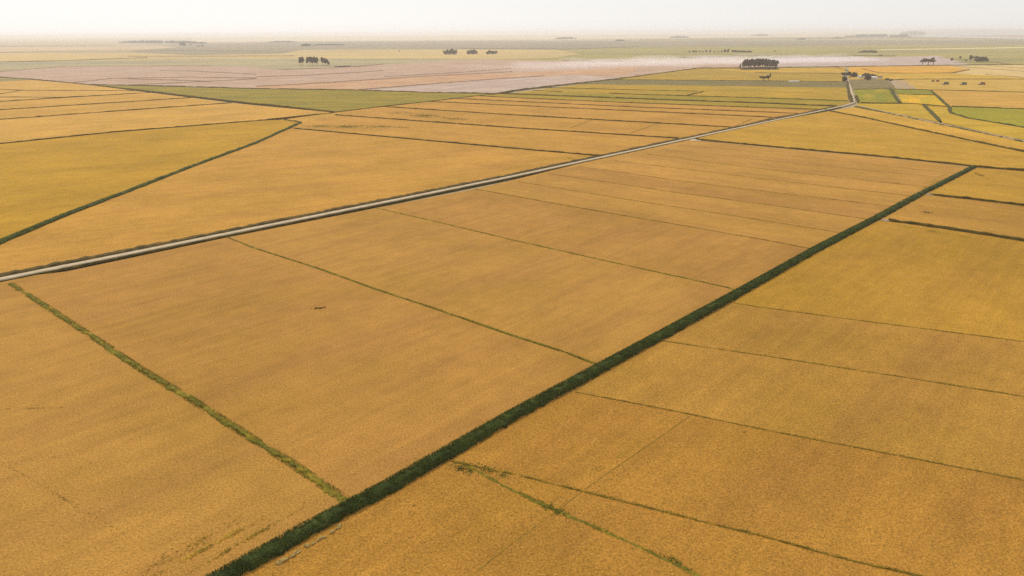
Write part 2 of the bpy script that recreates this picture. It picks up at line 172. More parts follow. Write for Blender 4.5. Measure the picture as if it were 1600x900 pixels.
LINES = [
 {'k':'reed','p':[[-250.0,-122.0],[-72.0,56.1],[-60.6,68.3],[-43.9,86.2],[-35.4,95.2],[-24.1,106.3],[-11.7,119.6],[-0.2,132.1],[35.8,168.6],[77.3,211.2],[121.0,257.0],[164.0,299.8],[215.1,352.4],[290.0,427.0]],'w':3.35,'h':1.0,'l':'broad dark green reed filled ditch running diagonally between rice basins','g':1,'c':'reed','n':'reeds'},
 {'k':'reed','p':[[-213.8,191.5],[-212.0,238.5],[-210.7,270.3],[-211.4,314.3],[-209.2,367.8],[-206.7,441.9],[-200.5,539.9],[-202.5,671.9]],'w':3.4,'h':1.0,'l':'dark reed filled ditch running diagonally from the gravel road','g':1,'c':'reed2','n':'reeds'},
 {'k':'bund','p':[[-172.9,221.4],[-145.6,198.8],[-108.8,168.2],[-95.8,157.1],[-75.0,140.6],[-54.0,123.2],[-43.8,115.0],[-36.7,108.7],[-29.8,103.0]],'w':1.7,'h':0.22,'l':'broad yellow green grass bund crossing the ripe rice','g':2,'c':'bundg','n':None},
 {'k':'bund','p':[[-119.8,277.0],[-102.0,260.7],[-69.7,235.0],[-47.4,215.3],[-24.9,197.0],[-0.1,176.0],[14.7,164.3],[22.1,157.1]],'w':0.8,'h':0.16,'l':'straight green grass bund ending at the broad ditch','g':2,'c':'bundg','n':None},
 {'k':'bund','p':[[-66.3,327.4],[-36.3,302.4],[0.1,270.9],[41.2,237.8],[72.0,213.4],[74.3,210.7]],'w':0.65,'h':0.14,'l':'thin green bund,next beyond the straight grass bund','g':3,'c':'bundg','n':None},
 {'k':'bund','p':[[-20.0,369.4],[0.3,352.4],[31.5,326.5],[77.4,290.2],[104.7,267.9],[118.3,255.4]],'w':0.6,'h':0.14,'l':'broken dark bund,third beyond the straight grass bund','g':3,'c':'bundd','n':None},
 {'k':'bund','p':[[4.0,388.5],[57.6,343.7],[115.5,298.6],[141.7,276.7]],'w':0.5,'h':0.1,'l':None,'g':0,'c':'bundd','n':None},
 {'k':'bund','p':[[21.8,412.8],[85.8,359.5],[126.5,329.6],[161.4,300.4]],'w':0.5,'h':0.1,'l':None,'g':0,'c':'bundd','n':None},
 {'k':'bund','p':[[42.5,435.6],[100.7,385.9],[136.9,359.0],[185.8,324.2]],'w':0.5,'h':0.1,'l':None,'g':0,'c':'bundd','n':None},
 {'k':'bund','p':[[68.7,455.7],[125.9,409.8],[148.1,391.0],[205.6,347.4]],'w':0.5,'h':0.1,'l':None,'g':0,'c':'bundd','n':None},
 {'k':'bund','p':[[94.6,480.5],[158.8,421.2],[226.1,368.8]],'w':0.5,'h':0.1,'l':None,'g':0,'c':'bundd','n':None},
 {'k':'bund','p':[[110.4,502.5],[169.9,452.6],[251.6,392.8]],'w':0.5,'h':0.05,'l':None,'g':0,'c':'bundd','n':None},
 {'k':'bund','p':[[127.8,523.2],[180.2,481.8],[266.2,405.8]],'w':0.5,'h':0.05,'l':None,'g':0,'c':'bundd','n':None},
 {'k':'bund','p':[[69.8,199.4],[78.9,195.0],[103.5,184.6],[140.3,169.9],[178.0,154.5]],'w':0.55,'h':0.09,'l':'thin dark bund just below the yellow rice patch','g':3,'c':'bundd','n':None},
 {'k':'bund','p':[[41.5,171.6],[67.2,161.7],[98.0,149.0],[119.1,139.9],[150.7,126.4]],'w':0.55,'h':0.09,'l':'thin dark bund,second below the yellow rice patch','g':3,'c':'bundd','n':None},
 {'k':'bund','p':[[14.8,143.2],[35.9,134.5],[54.6,126.1],[71.7,119.0],[95.7,108.9],[122.8,97.5]],'w':0.55,'h':0.09,'l':'thin bund meeting the wheel track end','g':3,'c':'bundd','n':None},
 {'k':'bund','p':[[-12.2,115.5],[-0.2,111.3],[8.8,107.5],[21.5,102.2],[35.7,96.1],[42.9,93.1],[54.0,87.8],[63.5,84.2],[97.1,71.0]],'w':0.65,'h':0.14,'l':'thin dark bund fanning out from the ditch near the pale clods','g':3,'c':'bundd','n':None},
 {'k':'track','p':[[-10.1,115.1],[-5.1,110.4],[-0.2,106.3],[5.6,101.8],[8.3,99.8],[13.6,96.3],[22.1,90.1],[28.7,84.8],[37.7,78.1]],'w':0.9,'h':0.05,'l':'patchy green line of weeds across the ripe rice','g':4,'c':'bundg','n':None},
 {'k':'track','p':[[39.2,132.0],[32.0,124.6],[14.9,107.9],[7.4,99.7],[-0.2,91.9],[-6.1,85.4],[-10.9,80.3]],'w':0.3,'h':0.02,'l':'thin dark wheel track in the ripe rice','g':0,'c':'bundd','n':None},
 {'k':'bank','p':[[-522.6,428.4],[-403.6,545.6],[-350.4,610.1],[-251.7,689.5],[-191.4,758.5]],'w':2.2,'h':0.8,'l':None,'g':0,'c':'bank','n':None},
 {'k':'bank','p':[[-225.4,696.2],[-203.2,674.5]],'w':2.2,'h':0.9,'l':None,'g':0,'c':'bank','n':None},
 {'k':'bank','p':[[-675.2,562.3],[-520.5,712.5],[-348.3,879.1]],'w':2.2,'h':0.8,'l':None,'g':0,'c':'bank','n':None},
 {'k':'bank','p':[[-763.4,639.7],[-587.8,808.5],[-431.4,956.0]],'w':2.2,'h':0.8,'l':None,'g':0,'c':'bank','n':None},
 {'k':'bank','p':[[-851.3,716.8],[-661.9,914.3],[-611.1,974.0],[-532.7,1047.2]],'w':2.2,'h':0.8,'l':None,'g':0,'c':'bank','n':None},
 {'k':'bank','p':[[-898.3,994.9],[-710.1,983.2],[-611.1,974.0]],'w':2,'h':0.6,'l':None,'g':0,'c':'bank','n':None},
 {'k':'bank','p':[[-1030.7,1146.1],[-811.5,1127.9],[-766.4,1109.2],[-574.3,1085.9]],'w':2,'h':0.6,'l':None,'g':0,'c':'bank','n':None},
 {'k':'bank','p':[[-870.8,963.5],[-749.1,1038.9],[-762.8,1103.9]],'w':2,'h':0.6,'l':None,'g':0,'c':'bank','n':None},
 {'k':'bank','p':[[-1376.9,1541.2],[-1048.5,1466.3],[-933.1,1394.3],[-732.8,1232.3],[-561.1,1084.9],[-340.9,887.1],[-281.2,839.5],[-192.9,764.9]],'w':4.5,'h':1.2,'l':'grassy bank running diagonally down to the green rice wedge','g':0,'c':'bank','n':None},
 {'k':'bank','p':[[-733.7,1233.9],[-560.4,1178.5],[-400.1,1114.3],[-240.9,1075.0],[-113.6,1019.1],[-21.0,995.4]],'w':3.5,'h':1.1,'l':'dark bank along the edge of the ploughed land','g':0,'c':'bank','n':None},
 {'k':'bank','p':[[-192.2,761.7],[-148.9,824.8],[-102.8,881.7],[-46.4,961.5],[-18.2,990.9]],'w':2.2,'h':0.7,'l':None,'g':0,'c':'bank','n':None},
 {'k':'bank','p':[[-196.0,629.4],[0.6,509.3],[63.1,472.3]],'w':2.2,'h':0.75,'l':None,'g':0,'c':'bank','n':None},
 {'k':'bank','p':[[-184.1,736.6],[0.8,625.5],[134.1,554.9]],'w':2.2,'h':0.8,'l':None,'g':0,'c':'bank','n':None},
 {'k':'bank','p':[[-148.3,821.0],[1.0,727.6],[199.1,619.3]],'w':2.2,'h':0.8,'l':None,'g':0,'c':'bank','n':None},
 {'k':'bank','p':[[-102.0,881.7],[1.2,827.8],[258.8,695.2]],'w':2,'h':0.7,'l':None,'g':0,'c':'bank','n':None},
 {'k':'bank','p':[[-78.3,924.8],[1.3,879.9],[146.5,797.9],[298.4,727.8]],'w':2,'h':0.7,'l':None,'g':0,'c':'bank','n':None},
 {'k':'bank','p':[[-46.4,961.5],[1.4,929.3],[145.8,850.9],[286.7,783.3],[342.3,760.2]],'w':2,'h':0.7,'l':None,'g':0,'c':'bank','n':None},
 {'k':'bank','p':[[-18.3,996.3],[164.8,900.8],[304.5,833.9],[369.0,796.5]],'w':4.0,'h':1.3,'l':'thick dark bank between gold basins and green basins','g':0,'c':'bank','n':None},
 {'k':'bank','p':[[-18.3,995.2],[1.6,1041.2],[63.0,1131.7],[188.0,1293.7],[443.3,1688.2],[527.8,1678.6],[626.3,1702.0],[778.9,1713.4],[1020.0,1752.1],[1275.1,1781.2],[1807.7,1838.6]],'w':5,'h':1.5,'l':'long dark bank separating ploughed dust from the green rice','g':0,'c':'bank','n':None},
 {'k':'bank','p':[[31.8,1046.3],[75.4,1021.1]],'w':2,'h':0.7,'l':None,'g':0,'c':'bank','n':None},
 {'k':'bank','p':[[51.5,1105.3],[190.3,1044.8],[235.1,1029.8],[267.8,1016.0]],'w':2.2,'h':0.7,'l':None,'g':0,'c':'bank','n':None},
 {'k':'bank','p':[[137.8,991.3],[176.6,967.6],[247.8,937.9],[356.4,889.2],[410.7,858.4]],'w':2.2,'h':0.8,'l':None,'g':0,'c':'bank','n':None},
 {'k':'bank','p':[[238.8,953.4],[273.3,1008.8]],'w':3,'h':1.0,'l':None,'g':0,'c':'bank','n':None},
 {'k':'bank','p':[[181.0,1285.2],[231.3,1275.6],[484.7,1219.9],[565.0,1203.4]],'w':2,'h':0.6,'l':None,'g':0,'c':'bank','n':None},
 {'k':'bank','p':[[505.6,1478.2],[602.7,1456.5],[662.5,1416.1]],'w':2,'h':0.6,'l':None,'g':0,'c':'bank','n':None},
 {'k':'bank','p':[[770.5,1701.3],[722.3,1531.5]],'w':2,'h':0.6,'l':None,'g':0,'c':'bank','n':None},
 {'k':'bank','p':[[794.2,1621.2],[747.8,1449.1],[775.1,1437.0],[884.9,1435.4],[1000.0,1561.2]],'w':3,'h':0.9,'l':None,'g':0,'c':'bank','n':None},
 {'k':'bank','p':[[79.0,682.2],[53.5,623.3]],'w':0.8,'h':0.06,'l':None,'g':0,'c':'bundd','n':None},
 {'k':'bank','p':[[139.0,654.3],[100.8,586.0]],'w':0.8,'h':0.06,'l':None,'g':0,'c':'bundd','n':None},
 {'k':'bank','p':[[235.6,682.8],[198.1,621.6]],'w':0.8,'h':0.06,'l':None,'g':0,'c':'bundd','n':None},
 {'k':'bank','p':[[146.2,545.7],[171.6,526.5],[190.4,510.8],[226.0,483.8],[257.9,458.9],[290.2,427.2],[311.6,413.2],[383.0,366.4]],'w':2.6,'h':0.9,'l':'dark bank along the pale side track','g':0,'c':'bank','n':None},
 {'k':'bank','p':[[217.3,349.2],[235.1,336.6],[249.3,324.7],[301.7,282.4]],'w':2.6,'h':0.9,'l':'dark ditch bank leaving the first pale crossing','g':0,'c':'bank','n':None},
 {'k':'bank','p':[[169.4,298.0],[187.7,284.2],[207.6,265.5],[250.2,229.2]],'w':2.8,'h':1.0,'l':'dark ditch bank leaving the second pale crossing','g':0,'c':'bank','n':None},
 {'k':'bank','p':[[339.5,747.4],[347.7,688.3],[350.6,607.7],[359.1,480.7],[353.3,372.2]],'w':3.0,'h':1.0,'l':'dark bank slanting beside the yellow field','g':0,'c':'bank','n':None},
 {'k':'bank','p':[[387.3,787.7],[391.2,710.9],[392.3,640.6],[392.5,528.1],[388.7,412.4]],'w':6.0,'h':0.9,'l':'broad dark bank carrying the far lane','g':0,'c':'bankg','n':None},
 {'k':'bank','p':[[471.4,801.8],[435.2,724.0],[402.9,654.7]],'w':4.5,'h':0.9,'l':'short green ditch crossing between yellow fields','g':0,'c':'bankg','n':None},
 {'k':'bank','p':[[558.3,1043.0],[503.5,926.5],[458.2,829.0]],'w':4.5,'h':0.9,'l':'short green ditch crossing beside the green paddock','g':0,'c':'bankg','n':None},
 {'k':'bank','p':[[602.1,1015.9],[539.1,887.0],[488.5,782.9],[455.6,726.0],[443.7,678.4],[449.0,608.3],[438.6,469.2]],'w':4,'h':1.0,'l':'winding green ditch beside the yellow green field','g':0,'c':'bankg','n':None},
 {'k':'bank','p':[[416.0,837.0],[468.8,822.2],[489.9,786.4]],'w':2.4,'h':0.8,'l':None,'g':0,'c':'bank','n':None},
 {'k':'bank','p':[[495.4,789.6],[554.7,758.3],[653.3,713.1]],'w':2.6,'h':0.8,'l':None,'g':0,'c':'bank','n':None},
 {'k':'bank','p':[[521.8,951.3],[560.0,932.7]],'w':2.2,'h':0.8,'l':None,'g':0,'c':'bank','n':None},
 {'k':'bank','p':[[559.2,1035.6],[604.3,1018.1],[702.8,968.7],[831.2,915.3]],'w':2.4,'h':0.8,'l':None,'g':0,'c':'bank','n':None},
 {'k':'bank','p':[[675.2,1248.1],[700.4,1253.0],[891.5,1236.5],[1084.2,1202.8]],'w':2.4,'h':0.8,'l':None,'g':0,'c':'bank','n':None},
 {'k':'bank','p':[[918.4,1380.2],[924.0,1282.6],[1044.5,1157.6]],'w':2.4,'h':0.6,'l':None,'g':0,'c':'bank','n':None},
 {'k':'bank','p':[[1055.1,1707.0],[1059.9,1475.6],[1064.4,1314.4]],'w':2.4,'h':0.6,'l':None,'g':0,'c':'bank','n':None},
 {'k':'bank','p':[[1150.4,1736.1],[1145.0,1596.5],[1143.4,1414.2]],'w':2.2,'h':0.5,'l':None,'g':0,'c':'bank','n':None},
 {'k':'bank','p':[[500.8,1034.9],[558.0,1040.6]],'w':2,'h':0.7,'l':None,'g':0,'c':'bank','n':None},
 {'k':'bank','p':[[573.5,1212.5],[469.0,980.1],[409.3,843.8]],'w':4,'h':0.9,'l':'dark verge along the farm lane','g':0,'c':'bank','n':None},
 {'k':'bank','p':[[454.6,929.7],[416.4,843.3]],'w':4,'h':0.7,'l':None,'g':0,'c':'bank','n':None},
 {'k':'bank','p':[[-1333.8,1492.0],[-1216.9,1706.7],[-1229.6,1962.0],[-1145.1,1982.5],[-818.7,1962.3]],'w':2.0,'h':0.5,'l':None,'g':0,'c':'ploughline','n':None},
 {'k':'bank','p':[[-792.3,1290.9],[-788.8,1411.7],[-643.1,1440.3],[-498.5,1396.1]],'w':2.0,'h':0.5,'l':None,'g':0,'c':'ploughline','n':None},
 {'k':'bank','p':[[-750.0,1398.2],[-549.1,1305.7],[-491.3,1375.5]],'w':2.0,'h':0.5,'l':None,'g':0,'c':'ploughline','n':None},
 {'k':'bank','p':[[-655.8,1218.6],[-549.1,1305.7]],'w':2.0,'h':0.5,'l':None,'g':0,'c':'ploughline','n':None},
 {'k':'bank','p':[[-418.8,1167.8],[-358.9,1215.6],[-288.3,1292.9],[-198.6,1399.9],[-128.3,1458.3],[2.6,1580.3]],'w':2.0,'h':0.5,'l':None,'g':0,'c':'ploughline','n':None},
 {'k':'bank','p':[[-513.6,1439.2],[-423.6,1486.4],[-338.5,1588.8],[-295.2,1667.4]],'w':2.0,'h':0.5,'l':None,'g':0,'c':'ploughline','n':None},
 {'k':'bank','p':[[-233.1,1084.4],[-147.9,1188.4],[-44.8,1306.4],[65.9,1417.9]],'w':2.0,'h':0.5,'l':None,'g':0,'c':'ploughline','n':None},
 {'k':'bank','p':[[-251.4,1415.2],[-109.5,1565.5],[2.9,1725.6]],'w':2.0,'h':0.5,'l':None,'g':0,'c':'ploughline','n':None},
 {'k':'bank','p':[[-551.8,1724.9],[-445.0,1792.7],[-357.6,2026.1]],'w':2.0,'h':0.5,'l':None,'g':0,'c':'ploughline','n':None},
 {'k':'bank','p':[[-511.6,1924.9],[-394.1,1855.5],[-357.6,2026.1]],'w':2.0,'h':0.5,'l':None,'g':0,'c':'ploughline','n':None},
 {'k':'bank','p':[[1177.1,1907.6],[1273.7,1874.1],[1247.9,1799.5]],'w':2.0,'h':0.5,'l':None,'g':0,'c':'ploughline','n':None},
 {'k':'bank','p':[[1357.8,2281.9],[1334.6,2018.9],[1267.2,1815.9]],'w':2.0,'h':0.5,'l':None,'g':0,'c':'ploughline','n':None},
 {'k':'bank','p':[[-837.6,1710.6],[-750.8,1686.8],[-546.6,1533.7]],'w':2.0,'h':0.5,'l':None,'g':0,'c':'ploughline','n':None},
 {'k':'bank','p':[[-3787.1,3898.6],[-2620.1,3709.9],[-2163.0,4090.1],[-1724.6,3914.7],[-1226.4,3665.9]],'w':4,'h':1.4,'l':None,'g':0,'c':'bankfar','n':None},
 {'k':'bank','p':[[-1661.9,2341.9],[-1506.9,2428.9],[-1375.2,2727.6]],'w':4,'h':1.4,'l':None,'g':0,'c':'bankfar','n':None},
 {'k':'bank','p':[[-1542.5,2907.9],[-845.5,2819.3]],'w':4,'h':1.4,'l':None,'g':0,'c':'bankfar','n':None},
 {'k':'bank','p':[[233.1,3655.6],[766.7,4291.8]],'w':4,'h':1.4,'l':None,'g':0,'c':'bankfar','n':None},
 {'k':'bank','p':[[-275.4,3994.8],[248.2,3893.4]],'w':4,'h':1.4,'l':None,'g':0,'c':'bankfar','n':None},
 {'k':'bank','p':[[554.6,2381.5],[937.8,2627.2]],'w':4,'h':1.4,'l':None,'g':0,'c':'bankfar','n':None},
 {'k':'bank','p':[[370.8,2061.5],[161.1,2208.8]],'w':4,'h':1.4,'l':None,'g':0,'c':'bankfar','n':None},
 {'k':'bank','p':[[825.1,2307.9],[1206.1,2504.7],[1311.2,2451.0]],'w':4,'h':1.4,'l':None,'g':0,'c':'bankfar','n':None},
]
ROADS = [
 {'n':'gravel_road','p':[[-500.0,-94.0],[-247.8,158.2],[-179.1,225.1],[-149.5,254.0],[-112.5,290.9],[-64.4,338.1],[0.4,402.6],[54.2,459.9],[140.9,551.1],[242.9,659.4],[322.9,741.9],[371.0,792.8],[392.4,818.9],[408.9,839.8],[425.7,876.2],[458.0,949.4],[518.1,1084.1],[574.6,1212.4],[598.7,1269.0]],'w':3.0,'z':0.5,'l':'pale gravel road running straight across the rice fields','v':1},
 {'n':'dirt_track','p':[[140.5,549.4],[146.7,543.6],[188.9,506.3],[223.9,478.9],[255.5,454.2],[283.1,430.1],[288.0,423.8]],'w':0.7,'z':0.12,'l':'narrow pale side track below the dark bank','v':None},
 {'n':'farm_lane','p':[[595.0,1263.9],[619.3,1260.0],[644.7,1254.3]],'w':5,'z':0.6,'l':'pale farmyard lane by the buildings','v':None},
 {'n':'dirt_lane','p':[[392.5,788.1],[390.0,708.6],[391.0,638.3],[391.7,580.2],[391.0,525.9],[387.0,410.4]],'w':1.3,'z':1.22,'l':'narrow grey lane on the broad dark bank','v':None},
 {'n':'dirt_strip','p':[[655.0,1222.3],[607.6,1118.3],[567.5,1030.2]],'w':9,'z':0.62,'l':'first pale dirt strip beside the farm','v':None},
 {'n':'dirt_strip','p':[[667.7,1229.7],[617.3,1117.6],[578.2,1029.5]],'w':7,'z':0.63,'l':'second pale dirt strip beside the farm','v':None},
 {'n':'dirt_strip','p':[[671.9,1220.9],[626.0,1116.9],[587.2,1028.8]],'w':4,'z':0.64,'l':'third and faintest pale dirt strip','v':None},
]
PADS = [
 {'p':[218.0,349.3],'s':[4.5,1.8]},
 {'p':[168.3,298.0],'s':[3.6,1.5]},
 {'p':[145.9,544.7],'s':[9,4]},
]
TREES = [
 [525.9,1618.2,20.4,9.0,'gum','grove'],
 [537.5,1643.1,21.3,9.6,'gum','grove'],
 [549.5,1668.8,21.8,9.7,'gum','grove'],
 [536.4,1617.1,20.0,8.3,'gum','grove'],
 [548.9,1641.9,22.4,8.9,'gum','grove'],
 [560.3,1667.6,22.9,7.7,'gum','grove'],
 [547.6,1615.9,21.7,7.8,'gum','grove'],
 [560.2,1640.6,22.4,8.7,'gum','grove'],
 [572.5,1666.2,22.0,8.0,'gum','grove'],
 [558.7,1614.7,21.7,9.3,'gum','grove'],
 [570.8,1639.5,22.7,7.7,'gum','grove'],
 [584.7,1664.8,22.7,7.8,'gum','grove'],
 [571.2,1613.3,21.4,7.5,'gum','grove'],
 [584.2,1638.0,20.2,9.4,'gum','grove'],
 [596.9,1663.5,20.7,7.9,'gum','grove'],
 [582.3,1612.1,21.3,9.2,'gum','grove'],
 [595.5,1636.7,20.0,9.6,'gum','grove'],
 [609.0,1662.1,20.4,9.0,'gum','grove'],
 [594.8,1610.7,18.9,9.4,'gum','grove'],
 [606.4,1635.5,19.9,9.6,'gum','grove'],
 [550.2,1687.2,20.6,8.2,'gum','groveback'],
 [561.2,1704.8,20.4,8.0,'gum','groveback'],
 [560.5,1686.0,20.1,7.7,'gum','groveback'],
 [571.6,1703.6,20.9,8.9,'gum','groveback'],
 [570.8,1684.8,20.6,9.0,'gum','groveback'],
 [582.1,1702.4,21.6,8.3,'gum','groveback'],
 [581.1,1683.7,22.2,8.5,'gum','groveback'],
 [592.4,1701.2,21.3,8.6,'gum','groveback'],
 [591.4,1682.5,21.4,7.6,'gum','groveback'],
 [602.8,1700.0,21.7,7.6,'gum','groveback'],
 [601.6,1681.3,20.8,9.3,'gum','groveback'],
 [613.2,1698.8,19.5,9.3,'gum','groveback'],
 [611.9,1680.2,19.5,8.7,'gum','groveback'],
 [623.5,1697.6,18.9,7.7,'gum','groveback'],
 [529.2,1653.0,14.0,8.1,'pine','grovepine'],
 [440.8,1242.9,9.6,14.5,'umbrella','twin'],
 [447.1,1235.6,12.8,8.3,'gumloose','twin'],
 [608.8,1301.7,11.9,12.9,'umbrella','farm'],
 [622.2,1309.9,11.8,12.9,'umbrella','farm'],
 [640.5,1327.6,11.0,13.7,'round','farm'],
 [567.2,1209.2,10.3,9.2,'round','farm'],
 [632.0,1272.1,12.0,12.6,'umbrella','farm'],
 [626.2,1246.1,12.9,12.3,'round','farm'],
 [662.8,1306.3,8.2,10.6,'umbrella','farm'],
 [657.3,1243.5,4.7,7.8,'round','farm'],
 [646.9,1210.8,4.9,6.5,'round','farm'],
 [1031.3,1798.2,17.0,17.7,'umbrella','pair'],
 [1041.6,1789.7,18.2,19.2,'umbrella','pair'],
 [1063.4,1805.2,18.0,16.1,'gumloose','pair'],
 [1259.4,2051.8,9.5,7.3,'round','eastrow'],
 [1323.2,2116.8,10.9,6.8,'gum','eastrow'],
 [1280.0,2020.5,6.1,7.2,'round','eastrow'],
 [1268.6,1981.0,18.0,14.1,'gumloose','eastrow'],
 [1283.2,1978.9,16.9,14.1,'round','eastrow'],
 [1278.2,1957.5,18.1,15.7,'round','eastrow'],
 [1299.4,1976.7,15.9,15.0,'round','eastrow'],
 [1314.7,1988.0,10.6,11.5,'round','eastrow'],
 [-568.3,1942.7,23.4,9.5,'gum','westgrove'],
 [-568.9,1966.0,23.8,10.5,'gum','westgrove'],
 [-547.7,1940.2,24.2,9.5,'gum','westgrove'],
 [-548.0,1963.5,23.8,9.6,'gum','westgrove'],
 [-535.2,1938.7,23.9,9.5,'gum','westgrove'],
 [-535.4,1961.9,23.8,9.6,'gum','westgrove'],
 [-521.8,1937.1,23.5,9.5,'gum','westgrove'],
 [-513.7,1959.2,22.7,8.7,'gum','westgrove'],
 [-500.4,1934.5,20.7,11.2,'gum','westgrove'],
 [-500.2,1957.6,17.5,10.5,'gum','westgrove'],
 [-490.1,1933.2,12.1,6.9,'gum','westgrove'],
 [-266.0,2925.9,17.6,16.9,'round','clumpa'],
 [-262.8,2987.8,22.4,17.2,'round','clumpa'],
 [-248.6,2922.7,22.3,16.9,'round','clumpa'],
 [-245.1,2984.5,24.4,17.2,'round','clumpa'],
 [-231.3,2919.5,21.8,16.8,'round','clumpa'],
 [-227.4,2981.1,19.7,17.2,'round','clumpa'],
 [-171.3,2925.8,17.2,16.9,'round','clumpb'],
 [-165.1,2987.6,21.5,17.2,'round','clumpb'],
 [-152.1,2922.3,21.5,16.8,'round','clumpb'],
 [-145.5,2983.8,18.5,17.2,'round','clumpb'],
 [-95.4,2947.1,12.4,17.0,'round','clumpc'],
 [-85.8,3009.4,16.8,17.3,'round','clumpc'],
 [-72.6,2942.9,16.5,17.0,'round','clumpc'],
 [-62.6,3005.0,13.9,17.3,'round','clumpc'],
 [753.7,3046.5,7.6,8.1,'round','skyrow'],
 [769.1,3043.3,11.3,8.6,'round','skyrow'],
 [776.8,3041.7,8.1,7.0,'round','skyrow'],
 [783.5,3040.4,8.6,6.5,'round','skyrow'],
 [796.3,3037.7,8.9,7.0,'round','skyrow'],
 [806.8,3035.6,8.6,7.5,'round','skyrow'],
 [821.0,3032.6,12.4,7.5,'round','skyrow'],
 [835.6,3029.6,12.9,8.1,'round','skyrow'],
 [854.6,3025.7,7.0,7.5,'round','skyrow'],
 [868.5,3022.8,7.5,6.4,'round','skyrow'],
 [882.2,3020.0,9.1,7.0,'round','skyrow'],
 [896.3,3017.1,16.1,10.7,'round','skyrow'],
 [907.7,3014.8,16.6,10.7,'round','skyrow'],
 [936.9,3049.3,10.8,13.5,'round','skyhedge'],
 [944.0,3041.7,10.5,13.5,'round','skyhedge'],
 [951.1,3034.1,10.1,13.5,'round','skyhedge'],
 [958.2,3026.5,9.8,13.4,'round','skyhedge'],
 [965.2,3019.0,9.4,13.4,'round','skyhedge'],
 [972.1,3011.5,9.1,13.4,'round','skyhedge'],
 [979.1,3004.1,8.7,13.3,'round','skyhedge'],
 [986.0,2996.6,8.4,13.3,'round','skyhedge'],
 [992.9,2989.3,8.1,13.3,'round','skyhedge'],
 [1397.6,2885.1,6.1,15.4,'round','farclump'],
 [1404.6,2878.9,9.2,15.3,'round','farclump'],
 [1411.5,2872.8,11.7,15.3,'round','farclump'],
 [1418.5,2866.7,11.2,15.3,'round','farclump'],
 [1425.4,2860.6,12.2,15.2,'round','farclump'],
 [1432.3,2854.5,11.7,15.2,'round','farclump'],
 [1439.1,2848.5,9.6,15.2,'round','farclump'],
 [-2587.5,5693.2,26.1,25.1,'round','westfar'],
 [-2531.8,5619.3,27.8,29.8,'round','westfar'],
 [-2363.1,5353.7,18.9,14.2,'gum','westfar'],
 [-2249.0,5219.6,12.0,18.4,'round','westfar'],
 [-2217.4,5210.4,12.9,18.4,'round','westfar'],
 [-1474.3,5137.8,17.2,25.0,'round','midfar'],
 [-1457.5,5132.8,21.8,24.9,'round','midfar'],
 [-1440.6,5127.7,22.2,24.9,'round','midfar'],
 [-1423.8,5122.6,19.0,24.9,'round','midfar'],
 [1259.7,2452.2,5.7,10.9,'round','tiny'],
 [1141.8,3122.1,4.4,11.1,'round','tiny'],
 [-535.1,3473.4,7.4,6.8,'round','tiny'],
]
WOODS = [
 {'p':[[-4442.3,8265.7],[-4025.2,7835.0],[-3640.0,7536.7],[-3268.6,7299.6],[-2979.1,7099.6]],'h':24.1,'l':'low mauve wood along the horizon at the bright side'},
 {'p':[[-1494.1,5460.6],[-1455.2,5533.4],[-1372.3,5594.0],[-1287.6,5655.8]],'h':9.8,'l':'thin wood strip trailing from a dark clump on the far plain'},
 {'p':[[4668.7,14068.4],[4832.2,14148.8],[5088.5,14416.8]],'h':37.5,'l':'short dark wood on the horizon above the dense grove'},
 {'p':[[4892.9,10541.3],[5104.3,10498.9],[5314.1,10456.8],[5581.6,10527.3]],'h':36.1,'l':'long dark wood on the horizon beside the lagoon'},
 {'p':[[5237.7,9893.3],[5289.6,9843.9],[5352.5,9784.3]],'h':34.7,'l':'rounded wood at the tip of the lagoon'},
 {'p':[[8865.7,16437.8],[9259.1,16784.6],[9686.7,17096.9]],'h':67.9,'l':'pale wood on the far lagoon shore'},
 {'p':[[618.6,10014.4],[752.9,9924.9],[903.0,10039.2]],'h':22.9,'l':'faint wood on the pale horizon strip'},
 {'p':[[1048.8,7248.3],[1128.3,7266.7]],'h':14.1,'l':'small dark copse on the far green plain'},
 {'p':[[3006.0,7609.8],[3119.0,7690.2]],'h':13.5,'l':'small flat copse below the long horizon wood'},
 {'p':[[3831.3,8608.5],[3974.9,8707.3]],'h':16.8,'l':'tiny copse left of the long horizon wood'},
 {'p':[[-2562.9,7694.6],[-2476.2,7763.3],[-2346.2,7925.5]],'h':13.7,'l':'faint low wood at the plain edge'},
 {'p':[[2370.8,10807.7],[2502.4,10841.9],[2688.4,10978.4]],'h':24.9,'l':'faint grey wood above the far row of small trees'},
 {'p':[[-460.8,1870.7],[-440.2,1875.5],[-424.4,1902.8]],'h':2.7,'l':'low scrub strip beside the west grove'},
]
WATER = {'p': [[5880.8, 10947.3], [5636.2, 9813.3], [5339.7, 8391.5], [5011.7, 7086.1], [4134.7, 4669.2], [3349.4, 2690.8], [6945.7, 5236.3], [19627.8, 22276.3], [34520.4, 48981.9], [17421.3, 26704.5], [11899.4, 19837.1], [8983.1, 16154.4]]}
SPIT = {'p': [[6993.5, 11820.2], [6512.2, 10240.6], [5911.0, 8362.9], [4827.5, 5456.6], [3766.8, 3029.8], [5357.3, 4171.9], [7579.4, 8584.0], [9877.7, 13994.7], [9099.5, 13748.6], [8016.6, 12973.3]]}
HILLS = [
 {'p':[[-27689.5,31575.0],[-20193.3,28796.7],[-19067.1,29402.4],[-17336.8,29536.6]],'h':40},
 {'p':[[38094.5,63570.4],[44287.3,66148.6],[50071.0,63180.6]],'h':34},
 {'p':[[13960.4,36760.5],[15722.7,36353.5],[16876.1,36087.1]],'h':30},
]
